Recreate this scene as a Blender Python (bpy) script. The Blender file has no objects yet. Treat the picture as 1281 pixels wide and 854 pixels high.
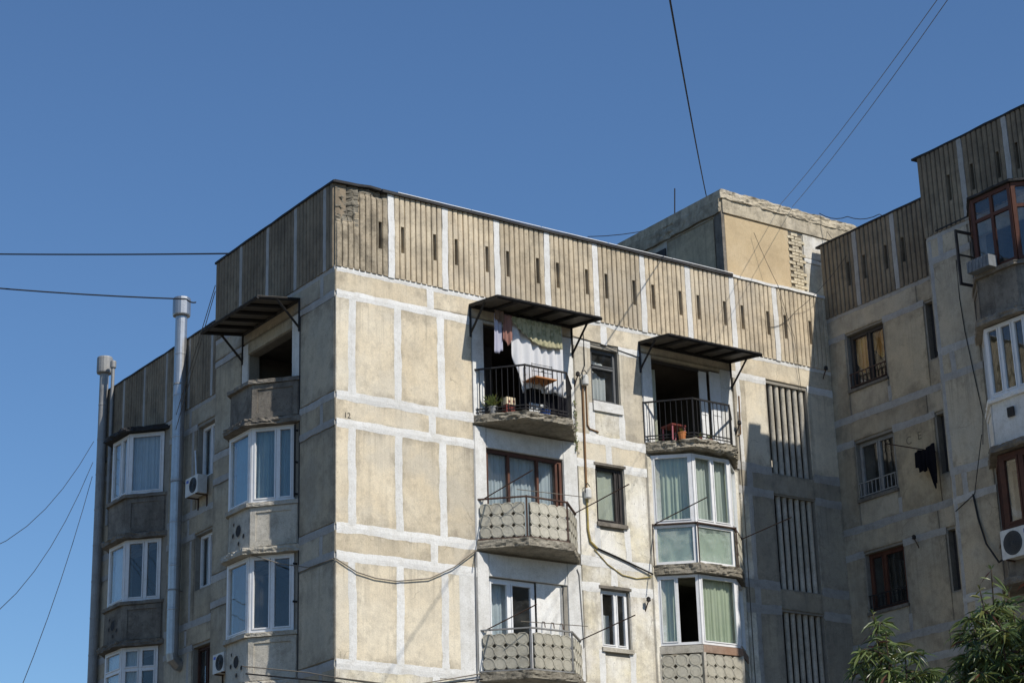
import bpy, bmesh, math, random
from mathutils import Vector, Matrix, noise
random.seed(7)
scene = bpy.context.scene
COL = scene.collection

# ------------------------------------------------------------------ camera
YAW, PITCH, ROLL, FPX = 0.613223467, 0.336623409, -0.0292402286, 2551.44236
CAM = Vector((-20.21821516, -35.15300803, 1.6))
fwd = Vector((math.sin(YAW)*math.cos(PITCH), math.cos(YAW)*math.cos(PITCH), math.sin(PITCH)))
rgt = Vector((math.cos(YAW), -math.sin(YAW), 0.0))
upv = rgt.cross(fwd)
r2 = rgt*math.cos(ROLL) + upv*math.sin(ROLL)
u2 = upv*math.cos(ROLL) - rgt*math.sin(ROLL)
cd = bpy.data.cameras.new('camera')
cam = bpy.data.objects.new('camera', cd); COL.objects.link(cam)
m = Matrix((r2, u2, -fwd)).transposed().to_4x4(); m.translation = CAM
cam.matrix_world = m
cd.sensor_width = 36.0; cd.lens = FPX/1281.0*36.0
cd.clip_start = 0.1; cd.clip_end = 6000
scene.camera = cam

# ------------------------------------------------------------------ sky and sun
SUN = Vector((0.135, -0.695, 0.705)).normalized()
SUN_EL = math.asin(SUN.z); SUN_AZ = math.atan2(SUN.x, SUN.y)
w = bpy.data.worlds.new('World'); scene.world = w; w.use_nodes = True
nt = w.node_tree
bg = nt.nodes['Background']; sky = nt.nodes.new('ShaderNodeTexSky')
sky.sky_type = 'NISHITA'; sky.sun_disc = False
sky.sun_elevation = SUN_EL; sky.sun_rotation = SUN_AZ
sky.altitude = 2500; sky.air_density = 1.7; sky.dust_density = 0.0; sky.ozone_density = 10.0
nt.links.new(sky.outputs[0], bg.inputs[0]); bg.inputs[1].default_value = 0.108
sd = bpy.data.lights.new('sun', 'SUN'); sun = bpy.data.objects.new('sun', sd); COL.objects.link(sun)
sd.energy = 4.7; sd.angle = math.radians(0.53); sd.color = (1.0, 0.935, 0.835)
sun.rotation_euler = SUN.to_track_quat('Z', 'Y').to_euler()
sun.location = (0, -30, 40)
vs = scene.view_settings
vs.view_transform = 'Standard'; vs.look = 'None'; vs.exposure = 0.0; vs.gamma = 1.0; vs.use_curve_mapping = False
scene.render.engine = 'CYCLES'

# ------------------------------------------------------------------ materials
MATS = {}
def new_mat(name):
    mt = bpy.data.materials.new(name); mt.use_nodes = True
    n = mt.node_tree; n.nodes.clear()
    MATS[name] = mt
    return mt, n
def N(n, t, **kw):
    x = n.nodes.new(t)
    for k, v in kw.items(): setattr(x, k, v)
    return x
def mix(n, fac, a, b, bt='MIX'):
    x = N(n, 'ShaderNodeMix', data_type='RGBA', blend_type=bt)
    for i, v in ((0, fac), (6, a), (7, b)):
        if hasattr(v, 'is_linked'): n.links.new(v, x.inputs[i])
        elif isinstance(v, (int, float)): x.inputs[i].default_value = v
        else: x.inputs[i].default_value = (*v, 1)
    return x.outputs[2]
def mapr(n, val, a, b, c=0.0, d=1.0):
    x = N(n, 'ShaderNodeMapRange'); n.links.new(val, x.inputs[0])
    for i, v in ((1, a), (2, b), (3, c), (4, d)): x.inputs[i].default_value = v
    return x.outputs[0]
def tex(n, scale, detail=5, vec=(1, 1, 1), rough=0.6, off=(0, 0, 0)):
    tc = N(n, 'ShaderNodeTexCoord'); mp = N(n, 'ShaderNodeMapping')
    mp.inputs['Scale'].default_value = vec; mp.inputs['Location'].default_value = off
    n.links.new(tc.outputs['Object'], mp.inputs[0])
    t = N(n, 'ShaderNodeTexNoise'); t.inputs['Scale'].default_value = scale
    t.inputs['Detail'].default_value = detail; t.inputs['Roughness'].default_value = rough
    n.links.new(mp.outputs[0], t.inputs['Vector'])
    return t.outputs[0]
def out(n, sh):
    o = N(n, 'ShaderNodeOutputMaterial'); n.links.new(sh, o.inputs[0])

def weathered(name, base, dark, light=None, blotch=1.6, amt=0.7, streak=0.4, grain=0.16, bump=0.25, rnd=0.12,
              rough=0.92, lo=0.45, hi=0.75, speck=0.0, metal=0.0, tint=None, fine=45, edge=0.0):
    mt, n = new_mat(name)
    c = mix(n, 0.0, base, base)
    if light:
        c = mix(n, mapr(n, tex(n, 0.9, 4, off=(3, 7, 1)), 0.42, 0.68), base, light)
    b = mapr(n, tex(n, blotch, 8, rough=0.68), lo, hi, 0, amt)
    c = mix(n, b, c, dark)
    if streak:
        s = mapr(n, tex(n, 1.0, 6, (7, 7, 0.45), 0.7), 0.50, 0.82, 0, streak)
        c = mix(n, s, c, dark)
    b2 = mapr(n, tex(n, blotch*3.7, 7, rough=0.72, off=(5, 3, 8)), 0.50, 0.70, 0, amt*0.55)
    c = mix(n, b2, c, [x*0.8 for x in dark])
    if tint:
        t = mapr(n, tex(n, 0.8, 5, off=(11, 2, 5)), 0.5, 0.64, 0, 0.65)
        c = mix(n, t, c, tint)
    if edge:
        # every cast panel has its own mix: some greyer, some warmer
        oi_ = N(n, 'ShaderNodeObjectInfo')
        c = mix(n, mapr(n, oi_.outputs['Random'], 0.55, 1.0, 0, 0.30), c, [sum(base)/3*0.96]*2+[sum(base)/3*0.86])
        tc = N(n, 'ShaderNodeTexCoord'); sx = N(n, 'ShaderNodeSeparateXYZ'); n.links.new(tc.outputs['UV'], sx.inputs[0])
        def M(op, a, b=None):
            x = N(n, 'ShaderNodeMath', operation=op)
            for i, v in enumerate((a, b)):
                if v is None: continue
                if hasattr(v, 'is_linked'): n.links.new(v, x.inputs[i])
                else: x.inputs[i].default_value = v
            return x.outputs[0]
        eu = M('SUBTRACT', 0.5, M('ABSOLUTE', M('SUBTRACT', sx.outputs[0], 0.5)))
        ev = M('SUBTRACT', 0.5, M('ABSOLUTE', M('SUBTRACT', sx.outputs[1], 0.5)))
        ed = M('ADD', M('MINIMUM', eu, ev), M('MULTIPLY', M('SUBTRACT', tex(n, 3.2, 6, rough=0.7, off=(9, 4, 2)), 0.42), 0.75))
        c = mix(n, mapr(n, ed, 0.0, 0.17, edge, 0.0), c, [x*0.82 for x in dark])
        # rain runs: long thin streaks starting at the top edge of the panel
        run = M('MULTIPLY', mapr(n, tex(n, 1.0, 4, (13, 13, 0.22), 0.6, off=(2, 8, 0)), 0.53, 0.72, 0, 1), mapr(n, M('ADD', sx.outputs[1], M('MULTIPLY', tex(n, 1.7, 3, off=(4, 1, 7)), 0.7)), 0.75, 1.35, 0, 0.75))
        c = mix(n, run, c, dark)
        # hairline cracks
        tc2 = N(n, 'ShaderNodeTexCoord'); vo = N(n, 'ShaderNodeTexVoronoi', feature='DISTANCE_TO_EDGE'); vo.inputs['Scale'].default_value = 0.75
        wv_ = N(n, 'ShaderNodeTexNoise'); wv_.inputs['Scale'].default_value = 2.2; wv_.inputs['Detail'].default_value = 6; n.links.new(tc2.outputs['Object'], wv_.inputs['Vector'])
        mv = N(n, 'ShaderNodeVectorMath', operation='MULTIPLY_ADD'); n.links.new(wv_.outputs['Color'], mv.inputs[0]); mv.inputs[1].default_value = (0.5, 0.5, 0.5); n.links.new(tc2.outputs['Object'], mv.inputs[2])
        n.links.new(mv.outputs[0], vo.inputs['Vector'])
        ck = M('MULTIPLY', mapr(n, vo.outputs['Distance'], 0.001, 0.007, 0.55, 0.0), mapr(n, tex(n, 0.7, 3, off=(6, 6, 1)), 0.585, 0.64, 0, 1))
        c = mix(n, ck, c, [x*0.45 for x in dark])
    if speck:
        sp = mapr(n, tex(n, 22, 3, rough=0.5, off=(1, 1, 9)), 0.66, 0.73, 0, speck)
        c = mix(n, sp, c, [x*0.3 for x in dark])
    g = tex(n, fine, 4, rough=0.7)
    gv = mapr(n, g, 0.25, 0.75, 1-grain, 1+grain)
    cc = N(n, 'ShaderNodeVectorMath', operation='SCALE'); n.links.new(c, cc.inputs[0]); n.links.new(gv, cc.inputs['Scale'])
    oi = N(n, 'ShaderNodeObjectInfo')
    rv = mapr(n, oi.outputs['Random'], 0, 1, 1-rnd, 1+rnd)
    c2 = N(n, 'ShaderNodeVectorMath', operation='SCALE'); n.links.new(cc.outputs[0], c2.inputs[0]); n.links.new(rv, c2.inputs['Scale'])
    p = N(n, 'ShaderNodeBsdfPrincipled')
    n.links.new(c2.outputs[0], p.inputs['Base Color']); p.inputs['Roughness'].default_value = rough
    p.inputs['Metallic'].default_value = metal
    p.inputs['Specular IOR Level'].default_value = 0.25
    if bump:
        ad = N(n, 'ShaderNodeMath', operation='ADD')
        n.links.new(g, ad.inputs[0]); n.links.new(tex(n, 9, 6, rough=0.7), ad.inputs[1])
        bp = N(n, 'ShaderNodeBump'); bp.inputs['Strength'].default_value = bump; bp.inputs['Distance'].default_value = 0.02
        n.links.new(ad.outputs[0], bp.inputs['Height']); n.links.new(bp.outputs[0], p.inputs['Normal'])
    out(n, p.outputs[0])
    return mt

weathered('panel', (0.645, 0.555, 0.405), (0.33, 0.29, 0.225), (0.69, 0.615, 0.475), amt=0.6, streak=0.5, tint=(0.55, 0.505, 0.415), rnd=0.13, edge=0.6, bump=0.3, speck=0.25)
weathered('panel_pale', (0.69, 0.63, 0.48), (0.37, 0.335, 0.27), (0.74, 0.72, 0.66), blotch=2.0, amt=0.9, streak=0.6, tint=(0.74, 0.73, 0.71), speck=0.5, edge=0.55, lo=0.47, hi=0.68)
weathered('panel_stain', (0.52, 0.465, 0.36), (0.25, 0.225, 0.185), (0.60, 0.545, 0.44), blotch=1.5, amt=0.75, streak=0.55, tint=(0.44, 0.415, 0.36), speck=0.4, edge=0.5)
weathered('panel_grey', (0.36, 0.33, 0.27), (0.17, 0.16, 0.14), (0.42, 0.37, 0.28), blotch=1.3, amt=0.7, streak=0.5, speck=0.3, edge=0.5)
weathered('panel_shade', (0.47, 0.40, 0.29), (0.21, 0.185, 0.145), (0.42, 0.385, 0.31), blotch=1.2, amt=0.75, streak=0.5, speck=0.35, rnd=0.13, edge=0.6)  # copy of the beige panel, colour lowered to deepen shade on unlit walls
weathered('panel_warm', (0.52, 0.43, 0.29), (0.24, 0.205, 0.15), (0.46, 0.40, 0.29), blotch=1.4, amt=0.65, streak=0.5, speck=0.4, edge=0.6)
weathered('joint', (0.73, 0.73, 0.71), (0.50, 0.475, 0.42), None, blotch=2.8, amt=0.6, streak=0.4, grain=0.12, bump=0.7, rnd=0.05, tint=(0.62, 0.62, 0.60))
weathered('joint_shade', (0.40, 0.395, 0.38), (0.22, 0.215, 0.20), None, blotch=2.6, amt=0.6, streak=0.45, bump=0.3, rnd=0.1)  # white joint with shade put into its colour, for the unlit walls
weathered('white_wall', (0.68, 0.68, 0.66), (0.40, 0.38, 0.33), (0.74, 0.74, 0.72), blotch=1.8, amt=0.5, streak=0.4, speck=0.25)
weathered('rib', (0.56, 0.47, 0.335), (0.23, 0.195, 0.145), (0.62, 0.535, 0.395), blotch=1.4, amt=0.8, streak=0.8, lo=0.46, hi=0.74, bump=0.5, rnd=0.13, speck=0.5, tint=(0.45, 0.40, 0.32))
weathered('rib_stain', (0.46, 0.385, 0.275), (0.14, 0.12, 0.09), (0.52, 0.45, 0.335), blotch=2.6, amt=0.9, streak=0.85, lo=0.43, hi=0.68, bump=0.7, speck=0.8)
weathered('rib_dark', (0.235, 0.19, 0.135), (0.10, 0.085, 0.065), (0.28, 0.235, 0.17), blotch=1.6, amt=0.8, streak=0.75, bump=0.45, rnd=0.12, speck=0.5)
weathered('concrete', (0.26, 0.235, 0.185), (0.08, 0.07, 0.055), (0.36, 0.33, 0.27), blotch=4.0, amt=0.8, streak=0.4, bump=0.8, speck=0.6, grain=0.25)
weathered('concrete_dark', (0.19, 0.17, 0.143), (0.055, 0.05, 0.043), (0.28, 0.255, 0.215), blotch=2.6, amt=0.8, streak=0.6, bump=0.6, speck=0.5)
weathered('concrete_pale', (0.46, 0.43, 0.36), (0.20, 0.18, 0.145), (0.54, 0.51, 0.45), blotch=3.2, amt=0.7, streak=0.55, bump=0.5, speck=0.4)
weathered('relief', (0.47, 0.445, 0.365), (0.22, 0.20, 0.16), (0.48, 0.46, 0.39), blotch=3.5, amt=0.55, streak=0.35, bump=0.4, speck=0.2)
weathered('plaster_warm', (0.56, 0.435, 0.265), (0.37, 0.28, 0.17), (0.62, 0.50, 0.33), blotch=1.1, amt=0.5, streak=0.3, bump=0.25)
weathered('core', (0.30, 0.28, 0.24), (0.16, 0.15, 0.13), blotch=1.5)
weathered('bitumen', (0.028, 0.028, 0.030), (0.016, 0.016, 0.016), (0.05, 0.05, 0.05), blotch=3, streak=0, rough=0.75, bump=0.3)
weathered('zinc', (0.42, 0.43, 0.44), (0.26, 0.26, 0.26), blotch=3, amt=0.5, streak=0.4, rough=0.38, metal=0.8, bump=0.08, grain=0.06)
weathered('zinc_dull', (0.30, 0.30, 0.295), (0.17, 0.165, 0.155), blotch=3, amt=0.6, streak=0.4, rough=0.6, metal=0.35, bump=0.1)
weathered('black_metal', (0.020, 0.020, 0.021), (0.045, 0.034, 0.026), blotch=6, amt=0.5, streak=0, rough=0.55, bump=0.1)
weathered('awning_sheet', (0.13, 0.12, 0.11), (0.07, 0.065, 0.06), (0.18, 0.17, 0.15), blotch=2.2, amt=0.6, streak=0.2, rough=0.6, bump=0.1)
weathered('rust', (0.075, 0.045, 0.035), (0.035, 0.025, 0.022), (0.11, 0.075, 0.06), blotch=8, amt=0.7, streak=0, rough=0.85, bump=0.4)
weathered('pvc', (0.76, 0.77, 0.78), (0.54, 0.53, 0.50), blotch=3, amt=0.45, streak=0.35, grain=0.03, rough=0.4, bump=0.02, rnd=0.02)
weathered('wood_brown', (0.055, 0.026, 0.020), (0.045, 0.022, 0.016), (0.15, 0.065, 0.04), blotch=5, amt=0.6, streak=0.4, rough=0.6, bump=0.15)
weathered('wood_red', (0.085, 0.032, 0.02), (0.035, 0.018, 0.014), (0.13, 0.055, 0.035), blotch=5, amt=0.6, streak=0.4, rough=0.6, bump=0.2)
weathered('wood_dark', (0.045, 0.04, 0.038), (0.022, 0.02, 0.02), (0.07, 0.06, 0.055), blotch=5, rough=0.6, bump=0.2)
weathered('frame_grey', (0.12, 0.125, 0.13), (0.06, 0.06, 0.06), blotch=5, streak=0.4, rough=0.7)
weathered('wood_grey', (0.32, 0.32, 0.31), (0.15, 0.145, 0.14), blotch=5, streak=0.4, rough=0.75, bump=0.2)
weathered('board', (0.40, 0.17, 0.06), (0.22, 0.09, 0.035), blotch=7, streak=0.2, rough=0.7, bump=0.15)
weathered('room', (0.16, 0.145, 0.125), (0.08, 0.07, 0.06), blotch=1.0, bump=0.0, streak=0)
weathered('gas_pipe', (0.24, 0.135, 0.06), (0.12, 0.08, 0.05), blotch=5, streak=0.2, rough=0.6, bump=0.1)
weathered('gas_yellow', (0.40, 0.32, 0.11), (0.20, 0.15, 0.08), blotch=5, rough=0.6, bump=0.1)
weathered('cable', (0.022, 0.022, 0.024), (0.03, 0.03, 0.03), blotch=3, streak=0, bump=0, rough=0.7)
weathered('cable_grey', (0.19, 0.17, 0.14), (0.12, 0.10, 0.08), blotch=3, streak=0, bump=0, rough=0.8)
weathered('brick', (0.58, 0.50, 0.35), (0.34, 0.28, 0.19), (0.62, 0.56, 0.43), blotch=5, amt=0.6, streak=0.2, bump=0.5, rnd=0.16)
weathered('mortar', (0.16, 0.135, 0.10), (0.08, 0.07, 0.05), blotch=5, bump=0.6)
weathered('ac_white', (0.66, 0.66, 0.63), (0.44, 0.43, 0.39), blotch=3, streak=0.35, rough=0.5, bump=0.03, grain=0.04)
weathered('ac_grille', (0.055, 0.06, 0.065), (0.03, 0.03, 0.03), blotch=3, streak=0, rough=0.5, bump=0)
weathered('sticker', (0.05, 0.09, 0.45), (0.04, 0.07, 0.36), blotch=3, streak=0, bump=0, rough=0.4)
weathered('beam_stain', (0.46, 0.40, 0.295), (0.11, 0.095, 0.07), (0.52, 0.46, 0.36), blotch=2.8, amt=0.8, streak=0.9, bump=0.7, speck=0.5)
weathered('beam_brown', (0.30, 0.19, 0.13), (0.18, 0.12, 0.09), (0.38, 0.30, 0.24), blotch=4, amt=0.7)
weathered('box_blue', (0.20, 0.22, 0.24), (0.10, 0.10, 0.10), blotch=5, amt=0.6, streak=0.5, rough=0.6)
weathered('clay', (0.36, 0.13, 0.06), (0.22, 0.08, 0.04), blotch=5, streak=0, bump=0.1)
weathered('toy_red', (0.16, 0.035, 0.028), (0.09, 0.02, 0.016), blotch=5, streak=0, bump=0.05, rough=0.6)
weathered('toy_pink', (0.42, 0.14, 0.17), (0.30, 0.09, 0.10), blotch=5, streak=0, bump=0.05, rough=0.6)
weathered('toy_orange', (0.52, 0.20, 0.07), (0.35, 0.12, 0.05), blotch=5, streak=0, bump=0.05, rough=0.6)
weathered('toy_cream', (0.66, 0.55, 0.38), (0.45, 0.35, 0.22), blotch=5, streak=0, bump=0.05)
weathered('toy_blue', (0.03, 0.07, 0.22), (0.02, 0.04, 0.12), blotch=5, streak=0, bump=0.05)
weathered('ground', (0.125, 0.108, 0.08), (0.08, 0.075, 0.05), (0.15, 0.13, 0.10), blotch=0.3, streak=0, bump=0.4)
weathered('bark', (0.09, 0.065, 0.045), (0.04, 0.03, 0.022), blotch=8, bump=0.9, streak=0.4)

def cloth_mat(name, col, dark, trans=0.25, pat=0.0, patcol=None, patscale=9):
    mt, n = new_mat(name)
    c = mix(n, mapr(n, tex(n, 3, 5), 0.4, 0.75, 0, 0.6), col, dark)
    if pat: c = mix(n, mapr(n, tex(n, patscale, 3, (1, 1, 1), 0.5), 0.5, 0.6, 0, pat), c, patcol)
    d = N(n, 'ShaderNodeBsdfDiffuse'); t = N(n, 'ShaderNodeBsdfTranslucent'); ms = N(n, 'ShaderNodeMixShader')
    n.links.new(c, d.inputs[0]); n.links.new(c, t.inputs[0]); ms.inputs[0].default_value = trans
    n.links.new(d.outputs[0], ms.inputs[1]); n.links.new(t.outputs[0], ms.inputs[2])
    out(n, ms.outputs[0])
cloth_mat('curtain_green', (0.62, 0.68, 0.51), (0.48, 0.55, 0.40), 0.2)
cloth_mat('curtain_mint', (0.62, 0.67, 0.59), (0.52, 0.57, 0.51), 0.15)
cloth_mat('curtain_blue', (0.60, 0.66, 0.70), (0.50, 0.57, 0.62), 0.2)
cloth_mat('curtain_teal', (0.30, 0.42, 0.45), (0.22, 0.33, 0.37), 0.2)
cloth_mat('curtain_white', (0.72, 0.73, 0.72), (0.60, 0.61, 0.60), 0.25)
cloth_mat('curtain_orange', (0.62, 0.27, 0.03), (0.50, 0.16, 0.02), 0.3, 0.6, (0.75, 0.45, 0.06), 3)
cloth_mat('curtain_tan', (0.24, 0.17, 0.075), (0.15, 0.10, 0.05), 0.2)
cloth_mat('curtain_grey', (0.55, 0.57, 0.47), (0.48, 0.50, 0.42), 0.1)
cloth_mat('sheet_white', (0.74, 0.75, 0.77), (0.66, 0.67, 0.70), 0.2)
cloth_mat('cloth_pattern', (0.58, 0.55, 0.37), (0.47, 0.45, 0.30), 0.3, 0.7, (0.26, 0.27, 0.16), 11)
cloth_mat('cloth_pink', (0.36, 0.20, 0.165), (0.28, 0.14, 0.12), 0.15)
cloth_mat('cloth_lilac', (0.50, 0.50, 0.60), (0.38, 0.38, 0.48), 0.15)
cloth_mat('cloth_dark', (0.012, 0.012, 0.016), (0.02, 0.02, 0.022), 0.02)
cloth_mat('cloth_red', (0.26, 0.05, 0.04), (0.16, 0.03, 0.03), 0.1)
cloth_mat('cloth_brown', (0.20, 0.13, 0.09), (0.12, 0.08, 0.06), 0.1)

def glass_mat(name, tint=(0.93, 0.95, 0.95), dust=0.04, dcol=(0.4, 0.4, 0.38)):
    mt, n = new_mat(name)
    lw = N(n, 'ShaderNodeLayerWeight'); lw.inputs[0].default_value = 0.5
    pw = N(n, 'ShaderNodeMath', operation='POWER'); n.links.new(lw.outputs['Facing'], pw.inputs[0]); pw.inputs[1].default_value = 4.0
    frv = mapr(n, pw.outputs[0], 0, 1, 0.055, 0.95)
    bp = N(n, 'ShaderNodeBump'); bp.inputs['Strength'].default_value = 0.03; bp.inputs['Distance'].default_value = 0.1
    n.links.new(tex(n, 1.6, 2), bp.inputs['Height'])
    g = N(n, 'ShaderNodeBsdfGlossy'); g.inputs['Roughness'].default_value = 0.015; g.inputs[0].default_value = (0.95, 0.97, 1, 1)
    n.links.new(bp.outputs[0], g.inputs['Normal'])
    t = N(n, 'ShaderNodeBsdfTransparent'); t.inputs[0].default_value = (*tint, 1)
    a = N(n, 'ShaderNodeMixShader'); n.links.new(frv, a.inputs[0])
    n.links.new(t.outputs[0], a.inputs[1]); n.links.new(g.outputs[0], a.inputs[2])
    d = N(n, 'ShaderNodeBsdfDiffuse'); d.inputs[0].default_value = (*dcol, 1)
    b = N(n, 'ShaderNodeMixShader')
    dv = mapr(n, tex(n, 2.5, 6), 0.45, 0.8, dust*0.3, dust*2)
    n.links.new(dv, b.inputs[0]); n.links.new(a.outputs[0], b.inputs[1]); n.links.new(d.outputs[0], b.inputs[2])
    out(n, b.outputs[0])
glass_mat('glass')
glass_mat('glass_frost', (0.87, 0.91, 0.89), 0.30, (0.54, 0.61, 0.56))

def leaf_mat(name, col, back):
    mt, n = new_mat(name)
    oi = tex(n, 7, 2)
    c = mix(n, mapr(n, oi, 0.35, 0.65), col, back)
    p = N(n, 'ShaderNodeBsdfPrincipled'); n.links.new(c, p.inputs['Base Color']); p.inputs['Roughness'].default_value = 0.34
    t = N(n, 'ShaderNodeBsdfTranslucent'); n.links.new(c, t.inputs[0])
    ms = N(n, 'ShaderNodeMixShader'); ms.inputs[0].default_value = 0.3
    n.links.new(p.outputs[0], ms.inputs[1]); n.links.new(t.outputs[0], ms.inputs[2]); out(n, ms.outputs[0])
leaf_mat('leaf', (0.125, 0.165, 0.05), (0.16, 0.20, 0.065))
leaf_mat('leaf_dark', (0.060, 0.095, 0.028), (0.08, 0.12, 0.036))
leaf_mat('leaf_yellow', (0.16, 0.16, 0.04), (0.11, 0.12, 0.03))
leaf_mat('leaf_red', (0.15, 0.055, 0.03), (0.10, 0.035, 0.025))

# ------------------------------------------------------------------ geometry helpers
class Fr:
    """A wall frame: u runs along the wall, d outward from it, z up."""
    def __init__(s, o, u, n): s.o, s.u, s.n = Vector(o), Vector(u).normalized(), Vector(n).normalized()
    def p(s, u, z, d=0.0):
        q = s.o + s.u*u + s.n*d
        return (q.x, q.y, z)
    def facet(s, a, b):
        """frame of a bay facet between plan points a, b given as (u, d)"""
        pa, pb = Vector(s.p(a[0], 0, a[1])), Vector(s.p(b[0], 0, b[1]))
        U = (pb-pa).normalized()
        nn = Vector((-U.y, U.x, 0))
        mid_out = s.n*0.6 + (s.u if (a[0]+b[0]) > 0 and b[1] < a[1] else -s.u if b[1] > a[1] else s.n)*0.5
        if nn.dot(mid_out) < 0: nn = -nn
        f = Fr(pa, U, nn); f.len = (pb-pa).length
        return f

class MB:
    def __init__(s): s.v, s.f, s.mi = [], [], []
    def add(s, vs, fs, mi=0):
        k = len(s.v); s.v += [tuple(x) for x in vs]
        for f in fs: s.f.append([k+i for i in f]); s.mi.append(mi)
    def quad(s, a, b, c, d, mi=0): s.add([a, b, c, d], [(0, 1, 2, 3)], mi)
    def box(s, fr, u0, u1, z0, z1, d0, d1, mi=0, jit=0.0):
        P = [fr.p(u, z, d) for d in (d0, d1) for z in (z0, z1) for u in (u0, u1)]
        if jit: P = [tuple(c+random.uniform(-jit, jit) for c in q) for q in P]
        s.add(P, [(0, 1, 3, 2), (4, 6, 7, 5), (0, 4, 5, 1), (2, 3, 7, 6), (0, 2, 6, 4), (1, 5, 7, 3)], mi)
    def tube(s, pts, r, n=6, mi=0, cap=True, r1=None):
        pts = [Vector(p) for p in pts]; L = len(pts); k = len(s.v)
        for i, p in enumerate(pts):
            t = (pts[min(i+1, L-1)]-pts[max(i-1, 0)]).normalized()
            a = t.cross(Vector((0, 0, 1)))
            if a.length < 1e-3: a = Vector((1, 0, 0))
            a.normalize(); b = t.cross(a)
            rr = r if r1 is None else r+(r1-r)*i/max(1, L-1)
            for j in range(n):
                an = 2*math.pi*j/n
                s.v.append(tuple(p+a*math.cos(an)*rr+b*math.sin(an)*rr))
        for i in range(L-1):
            for j in range(n):
                s.f.append([k+i*n+j, k+i*n+(j+1) % n, k+(i+1)*n+(j+1) % n, k+(i+1)*n+j]); s.mi.append(mi)
        if cap:
            s.f.append([k+j for j in range(n)]); s.mi.append(mi)
            s.f.append([k+(L-1)*n+j for j in range(n-1, -1, -1)]); s.mi.append(mi)
    def lathe(s, c, prof, n=16, mi=0):
        k = len(s.v)
        for r, z in prof:
            for j in range(n):
                a = 2*math.pi*j/n
                s.v.append((c[0]+r*math.cos(a), c[1]+r*math.sin(a), c[2]+z))
        for i in range(len(prof)-1):
            for j in range(n):
                s.f.append([k+i*n+j, k+i*n+(j+1) % n, k+(i+1)*n+(j+1) % n, k+(i+1)*n+j]); s.mi.append(mi)
        s.f.append([k+j for j in range(n)]); s.mi.append(mi)
        s.f.append([k+(len(prof)-1)*n+j for j in range(n)]); s.mi.append(mi)
    def build(s, name, mats, parent=None, smooth=False, recalc=True):
        me = bpy.data.meshes.new(name); me.from_pydata(s.v, [], s.f)
        if isinstance(mats, str): mats = [mats]
        for q in mats: me.materials.append(MATS[q])
        me.polygons.foreach_set('material_index', s.mi)
        if recalc:
            bm = bmesh.new(); bm.from_mesh(me); bmesh.ops.recalc_face_normals(bm, faces=bm.faces); bm.to_mesh(me); bm.free()
        if smooth: me.polygons.foreach_set('use_smooth', [True]*len(me.polygons))
        me.update()
        ob = bpy.data.objects.new(name, me); COL.objects.link(ob)
        if parent: adopt(ob, parent)
        return ob
def adopt(ob, parent):
    ob.parent = parent
    loc = parent.location if parent.parent is None else Vector((0, 0, 0))
    ob.matrix_parent_inverse = Matrix.Translation(-loc)
def thing(name, label, cat, loc, group=None):
    o = bpy.data.objects.new(name, None); COL.objects.link(o); o.location = loc; o.empty_display_size = 0.3
    tag(o, label, cat, group); return o
def tag(o, label, cat, group=None):
    o['label'] = label; o['category'] = cat
    if group: o['group'] = group
    return o
def nz(x, y, z, s=1.0): return noise.noise(Vector((x*s, y*s, z*s)))

FRONT = Fr((0, 0, 0), (1, 0, 0), (0, -1, 0))
LEFT = Fr((0, 0, 0), (0, 1, 0), (-1, 0, 0))
XR = 1.80
LREC = Fr((XR, 0, 0), (0, 1, 0), (-1, 0, 0))
XW = 14.25
WREC = Fr((XW, 0, 0), (0, -1, 0), (-1, 0, 0))
XP = 12.45
WPRO = Fr((XP, 0, 0), (0, -1, 0), (-1, 0, 0))

def sheet_with_holes(mb, fr, u0, u1, z0, z1, holes, reveal=0.25, mi=0, room_mi=1):
    us = sorted({u0, u1, *[h[0] for h in holes], *[h[1] for h in holes]}); zs = sorted({z0, z1, *[h[2] for h in holes], *[h[3] for h in holes]})
    for i in range(len(us)-1):
        for j in range(len(zs)-1):
            uc, zc = (us[i]+us[i+1])/2, (zs[j]+zs[j+1])/2
            if any(h[0] < uc < h[1] and h[2] < zc < h[3] for h in holes): continue
            mb.quad(fr.p(us[i], zs[j]), fr.p(us[i+1], zs[j]), fr.p(us[i+1], zs[j+1]), fr.p(us[i], zs[j+1]), mi)
    for h in holes:
        a, b, c, d = h[:4]; r = -reveal
        mb.quad(fr.p(a, c), fr.p(a, d), fr.p(a, d, r), fr.p(a, c, r), mi)
        mb.quad(fr.p(b, c), fr.p(b, d), fr.p(b, d, r), fr.p(b, c, r), mi)
        mb.quad(fr.p(a, c), fr.p(b, c), fr.p(b, c, r), fr.p(a, c, r), mi)
        mb.quad(fr.p(a, d), fr.p(b, d), fr.p(b, d, r), fr.p(a, d, r), mi)
        # the room behind the opening
        A, B, C, D = a-0.35, b+0.35, c-0.15, d+0.12; q = -reveal-(h[4] if len(h) > 4 else 2.6)
        for (p0, p1, s0, s1) in ((A, a, C, D), (b, B, C, D), (a, b, C, c), (a, b, d, D)):
            mb.quad(fr.p(p0, s0, r), fr.p(p1, s0, r), fr.p(p1, s1, r), fr.p(p0, s1, r), room_mi)
        mb.quad(fr.p(A, C, q), fr.p(B, C, q), fr.p(B, D, q), fr.p(A, D, q), room_mi)
        mb.quad(fr.p(A, C, r), fr.p(A, D, r), fr.p(A, D, q), fr.p(A, C, q), room_mi)
        mb.quad(fr.p(B, C, r), fr.p(B, D, r), fr.p(B, D, q), fr.p(B, C, q), room_mi)
        mb.quad(fr.p(A, C, r), fr.p(B, C, r), fr.p(B, C, q), fr.p(A, C, q), room_mi)
        mb.quad(fr.p(A, D, r), fr.p(B, D, r), fr.p(B, D, q), fr.p(A, D, q), room_mi)

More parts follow.
